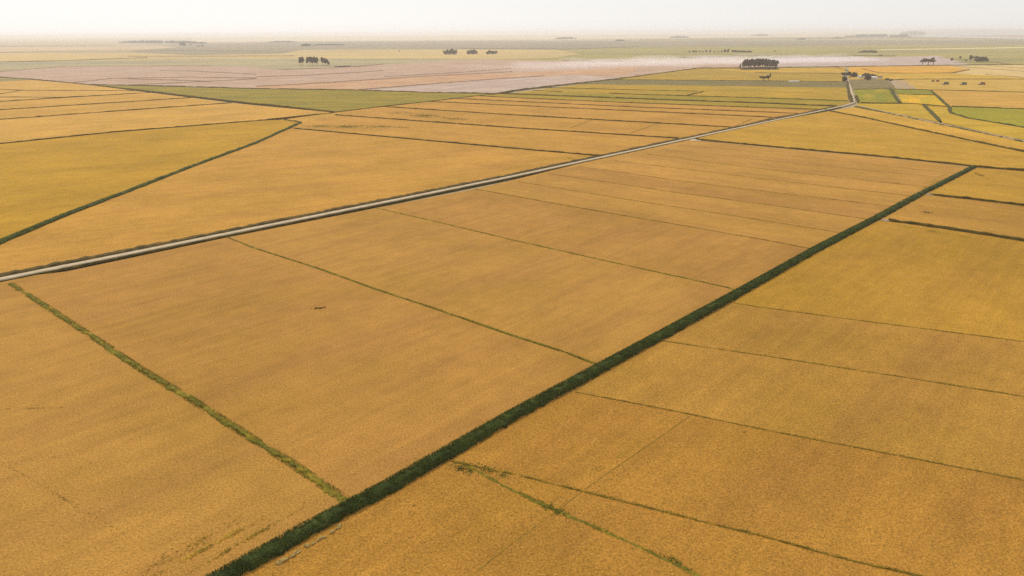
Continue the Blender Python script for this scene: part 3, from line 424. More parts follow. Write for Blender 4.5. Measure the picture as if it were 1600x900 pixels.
MACH = [
 {'k':'combine','c':'red','p':[738.1,1111.5],'r':0.05},
 {'k':'combine','c':'green','p':[709.6,1112.3],'r':0.0},
 {'k':'combine','c':'green','p':[686.8,1121.2],'r':-0.04},
 {'k':'tractor','c':'red','p':[705.8,1189.6],'r':0.1},
 {'k':'cart','c':'red','p':[711.6,1185.9],'r':0.1},
]
DTR = [
 1089.9,
 2115.8,
]
BLD = [
 {'p':[637.3,1299.0],'s':[9.5,6,3.0],'c':'white','r':0.1,'k':'house'},
 {'p':[644.3,1266.7],'s':[9.5,7,3.2],'c':'white','r':-0.15,'k':'house2'},
 {'p':[661.5,1279.9],'s':[9,7,3],'c':'red','r':0.0,'k':'barn'},
 {'p':[630.4,1345.0],'s':[5,4,2.6],'c':'white','r':0.2,'k':'hut'},
 {'p':[477.7,1202.0],'s':[16.5,5,1.4],'c':'white','r':0.0,'k':'shed'},
]
DUST = [
 [1025.3,2085.6,60,60,10,1.1],
 [918.1,2053.1,100,90,16,1.2],
 [780.3,2003.8,120,110,17,1.0],
 [621.6,1981.6,140,120,18,1.1],
 [436.5,1943.2,170,130,18,0.95],
 [250.8,1850.6,190,140,16,0.65],
 [94.1,1701.3,170,140,12,0.3],
]
CLODS = [
 [-37.8,87.6,0.38],
 [-37.1,88.1,0.5],
 [-36.8,88.7,0.42],
 [-36.3,89.4,0.36],
 [-35.9,89.9,0.45],
 [-34.3,91.5,0.4],
 [-33.5,92.1,0.34],
 [-32.8,93.2,0.38],
 [-32.1,93.9,0.3],
 [-31.3,94.8,0.34],
 [-30.4,95.8,0.36],
 [-29.8,96.7,0.28],
]
LODGED = [
 [-60.5,197.2],
]

# ------------------------------------------------------------------ helpers
def tag(o, label=None, cat=None, group=None, kind=None):
    if label: o['label'] = label
    if cat: o['category'] = cat
    if group: o['group'] = group
    if kind: o['kind'] = kind
    return o

def link(o, parent=None):
    col.objects.link(o)
    if parent is not None:
        o.parent = parent
    return o

def mesh_obj(name, verts, faces, mat, parent=None, smooth=False):
    me = bpy.data.meshes.new(name)
    me.from_pydata(verts, [], faces)
    me.update()
    if smooth:
        me.polygons.foreach_set('use_smooth', [True] * len(me.polygons))
    if mat: me.materials.append(mat)
    return link(bpy.data.objects.new(name, me), parent)

def empty(name, loc, rz=0.0):
    o = bpy.data.objects.new(name, None)
    o.empty_display_size = 1.0
    o.location = loc
    o.rotation_euler = (0, 0, rz)
    return link(o)

class NT:
    """small node-tree writer"""
    def __init__(self, name):
        self.m = bpy.data.materials.new(name)
        self.m.use_nodes = True
        self.t = self.m.node_tree
        self.t.nodes.clear()
        self.out = self.t.nodes.new('ShaderNodeOutputMaterial')
    def n(self, typ, **kw):
        nd = self.t.nodes.new(typ)
        for k, v in kw.items():
            if k.startswith('i_'):
                nd.inputs[int(k[2:])].default_value = v
            else:
                setattr(nd, k, v)
        return nd
    def l(self, a, b): self.t.links.new(a, b)
    def noise(self, vec, scale, detail=3, rough=0.55, stretch=None):
        if stretch:
            mp = self.n('ShaderNodeMapping'); mp.inputs['Scale'].default_value = stretch
            self.l(vec, mp.inputs['Vector']); vec = mp.outputs[0]
        nd = self.n('ShaderNodeTexNoise')
        nd.inputs['Scale'].default_value = scale
        nd.inputs['Detail'].default_value = detail
        nd.inputs['Roughness'].default_value = rough
        self.l(vec, nd.inputs['Vector'])
        return nd.outputs['Fac']
    def ramp(self, fac, lo, hi, a=0.0, b=1.0):
        nd = self.n('ShaderNodeMapRange')
        nd.inputs['From Min'].default_value = lo; nd.inputs['From Max'].default_value = hi
        nd.inputs['To Min'].default_value = a; nd.inputs['To Max'].default_value = b
        self.l(fac, nd.inputs['Value'])
        return nd.outputs[0]
    def mix(self, fac, a, b, mode='MIX'):
        nd = self.n('ShaderNodeMix', data_type='RGBA', blend_type=mode)
        for src, idx in ((fac, 0), (a, 6), (b, 7)):
            if hasattr(src, 'is_output'): self.l(src, nd.inputs[idx])
            elif idx == 0: nd.inputs[0].default_value = src
            else: nd.inputs[idx].default_value = (*src, 1.0) if len(src) == 3 else src
        return nd.outputs[2]
    def math(self, op, a, b=None):
        nd = self.n('ShaderNodeMath', operation=op)
        for i, s in enumerate((a, b)):
            if s is None: continue
            if hasattr(s, 'is_output'): self.l(s, nd.inputs[i])
            else: nd.inputs[i].default_value = s
        return nd.outputs[0]
    def scale_col(self, c, f):
        nd = self.n('ShaderNodeVectorMath', operation='SCALE')
        self.l(c, nd.inputs[0])
        if hasattr(f, 'is_output'): self.l(f, nd.inputs['Scale'])
        else: nd.inputs['Scale'].default_value = f
        return nd.outputs[0]
    def bsdf(self, colr, rough=0.85, spec=0.15, bump=None, bstr=0.5, bdist=0.3, trans=0.0):
        p = self.n('ShaderNodeBsdfPrincipled')
        if hasattr(colr, 'is_output'): self.l(colr, p.inputs['Base Color'])
        else: p.inputs['Base Color'].default_value = (*colr, 1)
        if hasattr(rough, 'is_output'): self.l(rough, p.inputs['Roughness'])
        else: p.inputs['Roughness'].default_value = rough
        p.inputs['Specular IOR Level'].default_value = spec
        if bump is not None:
            b = self.n('ShaderNodeBump'); b.inputs['Strength'].default_value = bstr
            b.inputs['Distance'].default_value = bdist
            self.l(bump, b.inputs['Height']); self.l(b.outputs[0], p.inputs['Normal'])
        surf = p.outputs[0]
        if trans > 0:
            tr = self.n('ShaderNodeBsdfTranslucent')
            if hasattr(colr, 'is_output'): self.l(colr, tr.inputs['Color'])
            else: tr.inputs['Color'].default_value = (*colr, 1)
            ms = self.n('ShaderNodeMixShader'); ms.inputs[0].default_value = trans
            self.l(surf, ms.inputs[1]); self.l(tr.outputs[0], ms.inputs[2]); surf = ms.outputs[0]
        self.l(surf, self.out.inputs['Surface'])
        return self.m

# base colours of the fields (linear)
PAL = dict(
    gold1=(0.442, 0.224, 0.050), gold2=(0.437, 0.217, 0.050), gold3=(0.485, 0.247, 0.053), gold4=(0.433, 0.221, 0.042), gold5=(0.423, 0.205, 0.037),
    gold6=(0.521, 0.264, 0.049), gold7=(0.583, 0.313, 0.061), gold8=(0.583, 0.325, 0.073), gold9=(0.577, 0.315, 0.043),
    yel1=(0.458, 0.247, 0.031), yel2=(0.449, 0.234, 0.032), yel3=(0.499, 0.269, 0.022), yel4=(0.558, 0.331, 0.041), yel5=(0.524, 0.321, 0.029),
    yel6=(0.509, 0.278, 0.034), yelgr=(0.380, 0.250, 0.024), yelgr2=(0.516, 0.336, 0.022), yelol=(0.361, 0.240, 0.032),
    green1=(0.243, 0.193, 0.023), green2=(0.279, 0.208, 0.020), green3=(0.246, 0.222, 0.018), green4=(0.326, 0.274, 0.018),
    olive1=(0.165, 0.135, 0.050), olive2=(0.300, 0.240, 0.090), garden=(0.190, 0.150, 0.070), pinkgold=(0.587, 0.322, 0.061),
    stubble=(0.559, 0.343, 0.068), straw=(0.640, 0.440, 0.190),
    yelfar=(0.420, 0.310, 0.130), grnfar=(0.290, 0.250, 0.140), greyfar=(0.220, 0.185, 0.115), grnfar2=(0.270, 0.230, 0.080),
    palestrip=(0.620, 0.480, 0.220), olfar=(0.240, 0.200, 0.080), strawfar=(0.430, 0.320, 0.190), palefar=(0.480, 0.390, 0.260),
    plough=(0.400, 0.262, 0.175), plough2=(0.400, 0.290, 0.222), plough3=(0.430, 0.250, 0.135), plough4=(0.410, 0.305, 0.255),
    reed=(0.056, 0.080, 0.021), reed2=(0.088, 0.108, 0.030), bank=(0.112, 0.085, 0.016), bankfar=(0.150, 0.130, 0.060), ploughline=(0.310, 0.205, 0.135),
    bundg=(0.235, 0.200, 0.028), bundd=(0.290, 0.190, 0.030),
    bankg=(0.105, 0.108, 0.030),
)

def crop_material(name, kind):
    t = NT(name)
    tc = t.n('ShaderNodeTexCoord').outputs['Object']
    oi = t.n('ShaderNodeObjectInfo')
    base = oi.outputs['Color']
    rnd = oi.outputs['Random']
    geo = t.n('ShaderNodeNewGeometry').outputs['Position']
    # broad growth patches and long drifts along the rows
    patch = t.noise(geo, 0.018, 4, 0.6)
    drift = t.noise(tc, 1.0, 4, 0.6, (0.010, 0.055, 1))
    fine_drift = t.noise(tc, 1.0, 3, 0.6, (0.03, 0.35, 1))
    mid = t.noise(geo, 0.16, 4, 0.65)
    grain = t.noise(geo, 2.3, 3, 0.75)
    speck = t.noise(geo, 5.5, 2, 0.6)
    c = base
    if kind == 'crop':
        green = t.scale_col(base, 0.92); green = t.mix(1.0, green, (1.0, 1.07, 0.7), 'MULTIPLY')
        pink = t.mix(1.0, base, (0.97, 0.92, 1.12), 'MULTIPLY')
        c = t.mix(t.ramp(patch, 0.46, 0.68, 0, .45), c, green)
        c = t.mix(t.ramp(drift, 0.46, 0.72, 0, .7), c, pink)
    elif kind == 'patchy':
        gold = t.mix(1.0, base, (1.62, 1.30, 1.0), 'MULTIPLY')
        c = t.mix(t.ramp(drift, 0.46, 0.62, 0, .9), c, gold)
    elif kind == 'grass':
        c = t.mix(t.ramp(mid, 0.4, 0.65), c, t.mix(1.0, base, (1.5, 1.3, 1.2), 'MULTIPLY'))
    elif kind == 'soil':
        pale = t.mix(1.0, base, (1.25, 1.35, 1.5), 'MULTIPLY')
        c = t.mix(t.ramp(drift, 0.45, 0.62), c, pale)
    elif kind == 'far':
        farpatch = t.noise(geo, 1.0, 3, 0.5, (0.0016, 0.006, 1))
        c = t.mix(t.ramp(farpatch, 0.42, 0.58), c, t.mix(1.0, base, (1.25, 1.2, 1.05), 'MULTIPLY'))
    v = t.ramp(drift, 0.25, 0.75, 1.09, 0.90)
    v = t.math('MULTIPLY', v, t.ramp(patch, 0.32, 0.68, 1.09, 0.88))
    v = t.math('MULTIPLY', v, t.ramp(fine_drift, 0.25, 0.75, 0.90, 1.10))
    v = t.math('MULTIPLY', v, t.ramp(mid, 0.25, 0.75, 0.90, 1.10))
    v = t.math('MULTIPLY', v, t.ramp(rnd, 0, 1, 0.96, 1.04))
    if kind in ('crop', 'patchy', 'grass'):
        v = t.math('MULTIPLY', v, t.ramp(grain, 0.25, 0.75, 0.55, 1.43))
        v = t.math('MULTIPLY', v, t.ramp(speck, 0.30, 0.52, 0.50, 1.0))
        v = t.math('MULTIPLY', v, t.ramp(t.noise(geo, 0.8, 2, .5), 0.69, 0.76, 1.0, 0.62))
        c = t.mix(t.ramp(grain, 0.35, 0.70, 0.35, 0), c, t.mix(1.0, c, (0.92, 1.06, 0.6), 'MULTIPLY'))
    c = t.scale_col(c, v)
    return t.bsdf(c, 0.9, 0.08, grain, 0.55, 0.45)

def bank_material(name):
    t = NT(name)
    base = t.n('ShaderNodeObjectInfo').outputs['Color']
    geo = t.n('ShaderNodeNewGeometry').outputs['Position']
    a = t.noise(geo, 0.22, 4, 0.65); b = t.noise(geo, 2.0, 3, 0.7)
    dry = t.mix(1.0, base, (2.0, 1.55, 1.1), 'MULTIPLY')
    c = t.mix(t.ramp(a, 0.50, 0.72, 0, .8), base, dry)
    v = t.math('MULTIPLY', t.ramp(a, .3, .7, .8, 1.2), t.ramp(b, .25, .75, .55, 1.45))
    return t.bsdf(t.scale_col(c, v), 0.9, 0.08, b, 0.8, 0.5, trans=0.3)

def plain_material(name, colr, rough=0.8, spec=0.3, var=0.15, scale=1.5, metallic=0.0, bstr=0.2):
    t = NT(name)
    tc = t.n('ShaderNodeTexCoord').outputs['Object']
    a = t.noise(tc, scale, 4, 0.6)
    rgb = t.n('ShaderNodeRGB'); rgb.outputs[0].default_value = (*colr, 1)
    c = t.scale_col(rgb.outputs[0], t.ramp(a, .25, .75, 1 - var, 1 + var))
    m = t.bsdf(c, rough, spec, a, bstr, 0.05)
    return m

M = {k: crop_material('field_' + k, k) for k in ('crop', 'patchy', 'grass', 'soil', 'far')}
M['bank'] = bank_material('bank_grass')

def road_material(name, ca, cb):
    t = NT(name)
    geo = t.n('ShaderNodeNewGeometry').outputs['Position']
    a = t.noise(geo, 0.35, 4, .6); b = t.noise(geo, 4.0, 3, .7)
    c = t.mix(t.ramp(a, .35, .7), ca, cb)
    c = t.scale_col(c, t.ramp(b, .25, .75, .85, 1.15))
    return t.bsdf(c, .95, .1, b, .3, .05)
M['gravel'] = road_material('gravel', (.52, .425, .29), (.41, .32, .205))
M['dirt'] = road_material('dirt', (.40, .30, .20), (.30, .215, .13))

def leaf_material(name, colr, trans=.2):
    t = NT(name)
    geo = t.n('ShaderNodeNewGeometry').outputs['Position']
    oi = t.n('ShaderNodeObjectInfo')
    a = t.noise(geo, 0.25, 3, .6)
    rgb = t.n('ShaderNodeRGB'); rgb.outputs[0].default_value = (*colr, 1)
    v = t.math('MULTIPLY', t.ramp(a, .3, .7, .6, 1.4), t.ramp(oi.outputs['Random'], 0, 1, .85, 1.15))
    return t.bsdf(t.scale_col(rgb.outputs[0], v), .7, .12, trans=trans)
M['leaf'] = leaf_material('gum_foliage', (.128, .106, .076))
M['leaf_far'] = leaf_material('far_foliage', (.030, .030, .026), .05)
M['bark'] = plain_material('bark', (.11, .085, .065), .9, .1, .3, 3.0)
M['dry'] = leaf_material('dry_blades', (.46, .30, .09))
M['blade'] = leaf_material('reed_blades', (.108, .142, .036), .45)
M['weed_yellow'] = leaf_material('yellow_weeds', (.520, .380, .060), .5)
M['weed_green'] = leaf_material('green_weeds', (.210, .200, .030), .45)
M['weed_dark'] = leaf_material('dark_weeds', (.220, .140, .035), .4)
M['blade2'] = leaf_material('bund_blades', (.225, .205, .028), .4)

# ------------------------------------------------------------------ the plain
def build_ground():
    rings = [0, 40, 90, 160, 260, 420, 700, 1100, 1700, 2600, 4000, 6500, 10000, 16000, 26000, 45000]
    seg = 96
    vs, fs = [(0, 0, -0.95)], []
    for r in rings[1:]:
        for s in range(seg):
            a = 2 * math.pi * s / seg
            vs.append((r * math.cos(a), r * math.sin(a), -0.95))
    for s in range(seg):
        fs.append((0, 1 + s, 1 + (s + 1) % seg))
    for k in range(len(rings) - 2):
        o, p = 1 + k * seg, 1 + (k + 1) * seg
        for s in range(seg):
            fs.append((o + s, p + s, p + (s + 1) % seg, o + (s + 1) % seg))
    o = mesh_obj('ground', vs, fs, M['far'])
    o.color = (.33, .27, .16, 1)
    tag(o, 'wide flat farm plain reaching the horizon', kind='structure')
build_ground()

def build_field(i, f):
    pts = [Vector((x, y)) for x, y in f['p']]
    cx = sum(p.x for p in pts) / len(pts); cyy = sum(p.y for p in pts) / len(pts)
    ang = f['a']; ca, sa = math.cos(-ang), math.sin(-ang)
    z = (-0.85 + 0.02 * (i - 48)) if f['low'] else (-0.06 if i == 0 else 0.004 * i)
    loc = []
    for p in pts:
        x, y = p.x - cx, p.y - cyy
        loc.append((x * ca - y * sa, x * sa + y * ca, 0.0))
    bm = bmesh.new()
    vt = [bm.verts.new(v) for v in loc]
    top = bm.faces.new(vt)
    if top.normal.z == 0: top.normal_update()
    bm.normal_update()
    if top.normal.z < 0: bmesh.ops.reverse_faces(bm, faces=[top])
    drop = -0.08 if f['low'] else -0.9
    vb = [bm.verts.new((v[0], v[1], drop)) for v in loc]
    n = len(loc)
    for k in range(n):
        bm.faces.new((vt[k], vt[(k + 1) % n], vb[(k + 1) % n], vb[k]))
    bmesh.ops.triangulate(bm, faces=[f_ for f_ in bm.faces if len(f_.verts) > 4])
    bmesh.ops.recalc_face_normals(bm, faces=bm.faces[:])
    me = bpy.data.meshes.new(f['n']); bm.to_mesh(me); bm.free()
    me.materials.append(M[f['m']])
    o = link(bpy.data.objects.new(f['n'], me))
    o.location = (cx, cyy, z); o.rotation_euler = (0, 0, ang)
    o.color = (*PAL[f['c']], 1)
    tag(o, f['l'], kind='structure')
for i, f in enumerate(FIELDS):
    build_field(i, f)

# ------------------------------------------------------------------ ribbons: banks, bunds, roads
def resample(pts, near_step=1.2):
    out = []
    for (x0, y0), (x1, y1) in zip(pts[:-1], pts[1:]):
        L = math.hypot(x1 - x0, y1 - y0)
        d = max(60.0, math.hypot((x0 + x1) / 2, (y0 + y1) / 2))
        step = max(near_step, d / 160.0)
        k = max(1, int(L / step))
        for s in range(k):
            out.append((x0 + (x1 - x0) * s / k, y0 + (y1 - y0) * s / k))
    out.append(tuple(pts[-1]))
    return np.array(out)

def frames(p):
    t = np.gradient(p, axis=0)
    t /= np.linalg.norm(t, axis=1)[:, None] + 1e-9
    return np.stack([-t[:, 1], t[:, 0]], 1)

def smooth_noise(n, rng, k):
    a = rng.normal(size=n + 8 * k)
    ker = np.hanning(2 * k + 1); ker /= np.sqrt((ker ** 2).sum())
    return np.convolve(a, ker, 'same')[4 * k:4 * k + n]

def ribbon(name, pts, prof, mat, z0, seed, wn=0.12, hn=0.2, parent=None, step=1.2):
    """prof: list of (offset, height) across; noise roughens width and crest"""
    rng = np.random.default_rng(seed)
    p = resample(pts, step); nrm = frames(p); n = len(p)
    wl, wr, hv = (1 + wn * smooth_noise(n, rng, 1) + wn * .6 * smooth_noise(n, rng, 8), 1 + wn * smooth_noise(n, rng, 1) + wn * .6 * smooth_noise(n, rng, 8), 1 + hn * smooth_noise(n, rng, 1))
    vs, fs = [], []
    m = len(prof)
    shift = smooth_noise(n, rng, 2) * wn * abs(prof[0][0]) * .35
    for i in range(n):
        for (o, h) in prof:
            w = wl[i] if o < 0 else wr[i]
            q = p[i] + nrm[i] * (o * w + shift[i])
            j = rng.uniform(-.12, .12) * h * (1 if hn else 0)
            vs.append((q[0], q[1], z0 + (h * max(.35, hv[i]) + j if h > 0 else h)))
    for i in range(n - 1):
        for k in range(m - 1):
            a = i * m + k
            fs.append((a, a + 1, a + m + 1, a + m)[::-1])
    return mesh_obj(name, vs, fs, mat, parent, smooth=False)

def blades(pts, width, density, hmin, hmax, z0, seed, maxdist, spread=1.0, clump=None, lean=.35, bw=.05):
    """grass blades standing on a strip: (verts, faces)"""
    rng = np.random.default_rng(seed)
    P = []
    for (x0, y0), (x1, y1) in zip(pts[:-1], pts[1:]):
        L = math.hypot(x1 - x0, y1 - y0)
        k = int(L * width * density)
        if k < 1: continue
        t = rng.random(k)
        nx, ny = -(y1 - y0) / L, (x1 - x0) / L
        off = (rng.random(k) - .5) * width * spread
        X = x0 + (x1 - x0) * t + nx * off; Y = y0 + (y1 - y0) * t + ny * off
        d = np.hypot(X, Y)
        keep = rng.random(k) < np.clip((maxdist - d) / (maxdist * .45), 0, 1)
        if clump is not None:
            s = t * L
            keep &= (np.sin(s * .55 + x0) + np.sin(s * .23 + y0) + rng.normal(size=k) * .5) > clump
        rel = np.abs(off) / (width * .5 * spread)
        P.append(np.stack([X, Y, rel], 1)[keep])
    if not P: return None
    P = np.concatenate(P); n = len(P)
    ht = (hmin + (hmax - hmin) * rng.random(n)) * (1 - .45 * P[:, 2] ** 2)
    az = rng.random(n) * 2 * math.pi
    la = rng.random(n) * 2 * math.pi; ll = ht * lean * rng.random(n) * 1.6
    w = bw * (0.7 + rng.random(n) * .8)
    dx, dy = np.cos(az) * w, np.sin(az) * w
    lx, ly = np.cos(la) * ll, np.sin(la) * ll
    V = np.zeros((n, 4, 3))
    V[:, 0] = np.stack([P[:, 0] - dx, P[:, 1] - dy, np.full(n, z0)], 1)
    V[:, 1] = np.stack([P[:, 0] + dx, P[:, 1] + dy, np.full(n, z0)], 1)
    V[:, 2] = np.stack([P[:, 0] + dx * .8 + lx * .4, P[:, 1] + dy * .8 + ly * .4, z0 + ht * .65], 1)
    V[:, 3] = np.stack([P[:, 0] + lx, P[:, 1] + ly, z0 + ht], 1)
    V = V.reshape(-1, 3)
    b = np.arange(n) * 4
    F = np.concatenate([np.stack([b, b + 1, b + 2], 1), np.stack([b, b + 2, b + 3], 1)])
    return V, F

def np_mesh(name, V, F, mat, parent=None):
    me = bpy.data.meshes.new(name)
    me.vertices.add(len(V)); me.vertices.foreach_set('co', V.astype(np.float32).ravel())
    me.loops.add(F.size); me.loops.foreach_set('vertex_index', F.astype(np.int32).ravel())
    me.polygons.add(len(F)); me.polygons.foreach_set('loop_start', np.arange(0, F.size, F.shape[1], dtype=np.int32))
    me.update(calc_edges=True); me.validate()
    me.materials.append(mat)
    return link(bpy.data.objects.new(name, me), parent)

for i, L in enumerate(LINES):
    w, h = L['w'] / 2, L['h']
    k = L['k']
    if k == 'reed':
        prof = [(-w, -.3), (-w * .92, .45 * h), (-w * .5, .95 * h), (-w * .1, h), (w * .35, .9 * h), (w * .8, .5 * h), (w, -.3)]
        o = ribbon('reeds', L['p'], prof, M['bank'], 0.25, 100 + i, .10, .16, step=.8)
        tag(o, L['l'], kind='stuff')
        r = blades(L['p'], L['w'] * 1.0, 62, .45, .85, 0.25 + h * .55, 200 + i, 420, bw=.05, lean=.5)
        if r: np_mesh('reed_blades', *r, M['blade'], o)['kind'] = 'stuff'
        r = blades(L['p'], L['w'] * 1.25, 9, .4, .75, 0.10, 300 + i, 300, bw=.04)
        if r: np_mesh('dry_blades', *r, M['dry'], o)['kind'] = 'stuff'
    elif k == 'bank':
        h *= .82
        prof = [(-w, -.4), (-w * .7, .7 * h), (0, h), (w * .7, .75 * h), (w, -.4)]
        o = ribbon('grass_bank', L['p'], prof, M['bank'], 0.3, 100 + i, .18, .22)
        tag(o, L['l'], kind='structure')
    else:
        prof = [(-w, -.12), (-w * .5, h), (w * .5, h * .9), (w, -.12)]
        nm = 'grass_bund' if k == 'bund' else 'weed_track'
        o = ribbon(nm, L['p'], prof, M['bank'], 0.085, 100 + i, .30, .45, step=.7)
        tag(o, L['l'], kind='structure')
        if L['g']:
            r = blades(L['p'], L['w'] * 1.3, {2: 40, 3: 26, 4: 30}[L['g']], .18, .42, 0.06, 200 + i, 330, bw=.05,
                       clump=(-.9 if L['g'] == 2 else (.2 if L['g'] == 4 else -.2)))
            if r: np_mesh('grass_blades', *r, M['blade2'], o)['kind'] = 'stuff'
    o.color = (*PAL[L['c']], 1)

for i, r in enumerate(ROADS):
    w = r['w'] / 2
    prof = [(-w - .5, -.9), (-w, 0.0), (0, .06), (w, 0.0), (w + .5, -.9)]
    o = ribbon(r['n'], r['p'], prof, M['gravel' if i in (0, 2) else 'dirt'], r['z'], 900 + i, .03 if i == 0 else .12, 0.0, step=2.0)
    tag(o, r['l'], kind='structure')
    if r['v']:
        p = np.array(r['p'][:12]); nr = frames(p)
        for side, ww, hh, off, lab in ((1, 4.2, .60, 4.3, 'dark weedy verge on the far side of the gravel road'), (-1, .8, .26, 2.3, 'thin broken weed line on the near side of the gravel road')):
            q = (p + nr * side * off).tolist()
            a = ww / 2
            o = ribbon('road_verge', q, [(-a, -.4), (-a * .6, hh), (0, hh * 1.05), (a * .6, hh), (a, -.4)], M['bank'], .2 if side > 0 else .02, 950 + i + side, .15, .25)
            o.color = (.150, .112, .040, 1) if side > 0 else (.120, .095, .020, 1)
            tag(o, lab, kind='structure')

for i, p in enumerate(PADS):
    x, y = p['p']; sx, sy = p['s']
    rng = random.Random(i)
    vs = [(x, y, .62 if i < 2 else .60)]
    for s in range(14):
        a = 2 * math.pi * s / 14
        k = rng.uniform(.8, 1.1)
        vs.append((x + math.cos(a) * sx * .5 * k, y + math.sin(a) * sy * k, .50 if i < 2 else .52))
    for s in range(14):
        v = vs[1 + s]; vs.append((x + (v[0] - x) * 1.3, y + (v[1] - y) * 1.3, -.3))
    fs = [(0, 1 + s, 1 + (s + 1) % 14) for s in range(14)] + [(1 + s, 15 + s, 15 + (s + 1) % 14, 1 + (s + 1) % 14) for s in range(14)]
    o = mesh_obj('dirt_crossing', vs, fs, M['dirt'] if i < 2 else M['gravel'])
    tag(o, ('pale dirt crossing over the broad ditch, the farther of two', 'pale dirt crossing over the broad ditch, the nearer of two',
            'pale gravel turnout where the side track leaves the road')[i], kind='structure')

def weed_patch(i, x, y, L, W, ang, n, size, label, mat):
    rng = np.random.default_rng(500 + i)
    u = rng.normal(size=n) * L * .5; v = rng.normal(size=n) * W * .5
    # broken into drifts
    keep = (np.sin(u * 9 / L + i) + np.sin(v * 7 / W + u * 4 / L) + rng.normal(size=n) * .7) > 0
    u, v = u[keep], v[keep]; n = len(u)
    X = x + u * math.cos(ang) - v * math.sin(ang); Y = y + u * math.sin(ang) + v * math.cos(ang)
    az = rng.random(n) * 6.28; w = size * .22 * (.6 + rng.random(n)); h = size * (.5 + rng.random(n))
    la = rng.random(n) * 6.28; lx, ly = np.cos(la) * h * .8, np.sin(la) * h * .8
    dx, dy = np.cos(az) * w, np.sin(az) * w
    z = np.full(n, .05); h = h * .45
    V = np.stack([np.stack([X - dx, Y - dy, z], 1), np.stack([X + dx, Y + dy, z], 1), np.stack([X + dx + lx, Y + dy + ly, z + h], 1), np.stack([X - dx + lx, Y - dy + ly, z + h * .8], 1)], 1).reshape(-1, 3)
    b = np.arange(n) * 4
    o = np_mesh('weeds', V, np.stack([b, b + 1, b + 2, b + 3], 1), mat)
    tag(o, label, kind='stuff')
for i, wp in enumerate(WEEDS):
    weed_patch(i, *wp[:7], wp[7], M[wp[8]])

# ------------------------------------------------------------------ trees
def tube(vs, fs, p0, p1, r0, r1, seg=6):
    p0, p1 = Vector(p0), Vector(p1)
    ax = (p1 - p0).normalized()
    u = ax.orthogonal().normalized(); v = ax.cross(u)
    b = len(vs)
    for c, r in ((p0, r0), (p1, r1)):
        for s in range(seg):
            a = 2 * math.pi * s / seg
            vs.append(tuple(c + u * math.cos(a) * r + v * math.sin(a) * r))
    for s in range(seg):
        fs.append((b + s, b + (s + 1) % seg, b + seg + (s + 1) % seg, b + seg + s))

def leaf_cloud(rng, blobs, n, size):
    """n small quads through the volume of ellipsoid blobs, denser at their shells"""
    wts = np.array([b[3] * b[4] * b[5] for b in blobs]) ** .8; wts /= wts.sum()
    idx = rng.choice(len(blobs), n, p=wts)
    B = np.array(blobs)[idx]
    d = rng.normal(size=(n, 3)); d /= np.linalg.norm(d, axis=1)[:, None]
    r = rng.random(n) ** .45 * (1 + .18 * rng.normal(size=n))
    C = B[:, :3] + d * r[:, None] * B[:, 3:]
    u = rng.normal(size=(n, 3)); u /= np.linalg.norm(u, axis=1)[:, None]
    v = np.cross(u, rng.normal(size=(n, 3))); v /= np.linalg.norm(v, axis=1)[:, None]
    s = size * (.6 + .8 * rng.random(n))[:, None]
    V = np.stack([C - u * s - v * s * .6, C + u * s - v * s * .6, C + u * s * .7 + v * s * .7, C - u * s * .7 + v * s * .6], 1).reshape(-1, 3)
    b = np.arange(n) * 4
    return V, np.stack([b, b + 1, b + 2, b + 3], 1)

def tree_meshes(kind, seed):
    """unit tree: height 1, crown width 1 (x,y), returned as trunk mesh and crown mesh"""
    rng = np.random.default_rng(seed); vs, fs = [], []
    U = rng.uniform
    blobs = []
    if kind == 'gum':
        n, size = 760, .075
        nb = 7
        for i in range(nb):
            a = U(0, 6.28); r = U(.05, .26)
            blobs.append((math.cos(a) * r, math.sin(a) * r, U(.46, .86), U(.20, .32), U(.20, .32), U(.08, .14)))
        blobs.append((0, 0, .88, .24, .24, .10))
        fork = .45
    elif kind == 'gumloose':
        n, size = 460, .065
        for i in range(6):
            a = U(0, 6.28); r = U(.15, .34)
            blobs.append((math.cos(a) * r, math.sin(a) * r, U(.45, .90), U(.18, .28), U(.18, .28), U(.07, .11)))
        fork = .40
    elif kind == 'umbrella':
        n, size = 520, .060
        for i in range(9):
            a = U(0, 6.28); r = U(.1, .40)
            blobs.append((math.cos(a) * r, math.sin(a) * r, U(.62, .88) - .30 * r, U(.18, .26), U(.18, .26), U(.09, .14)))
        fork = .42
    elif kind == 'pine':
        n, size = 260, .05
        for i in range(5):
            blobs.append((U(-.12, .12), U(-.1, .1), .28 + i * .16, .46 - .09 * i, .46 - .09 * i, .05))
        fork = .8
    else:
        n, size = 760, .080
        for i in range(9):
            a = U(0, 6.28); r = U(.05, .30)
            blobs.append((math.cos(a) * r, math.sin(a) * r, U(.26, .76), U(.22, .32), U(.22, .32), U(.14, .22)))
        fork = .28
    lean = (U(-.03, .03), U(-.03, .03))
    f = (lean[0], lean[1], fork)
    tube(vs, fs, (0, 0, -.02), f, .055, .036, 7)
    tube(vs, fs, f, (lean[0] * 1.5, lean[1] * 1.5, min(.9, fork + .35)), .034, .012)
    for b in blobs:
        s = Vector(f) * U(.75, 1.0) if b[2] > fork else Vector(f) * .7
        tube(vs, fs, s, (b[0], b[1], b[2]), .020, .007, 5)
    tm = bpy.data.meshes.new('trunk'); tm.from_pydata(vs, [], fs); tm.materials.append(M['bark'])
    V, F = leaf_cloud(rng, blobs, n, size)
    cm = bpy.data.meshes.new('crown'); cm.from_pydata(V.tolist(), [], F.tolist()); cm.materials.append(M['leaf'])
    return tm, cm

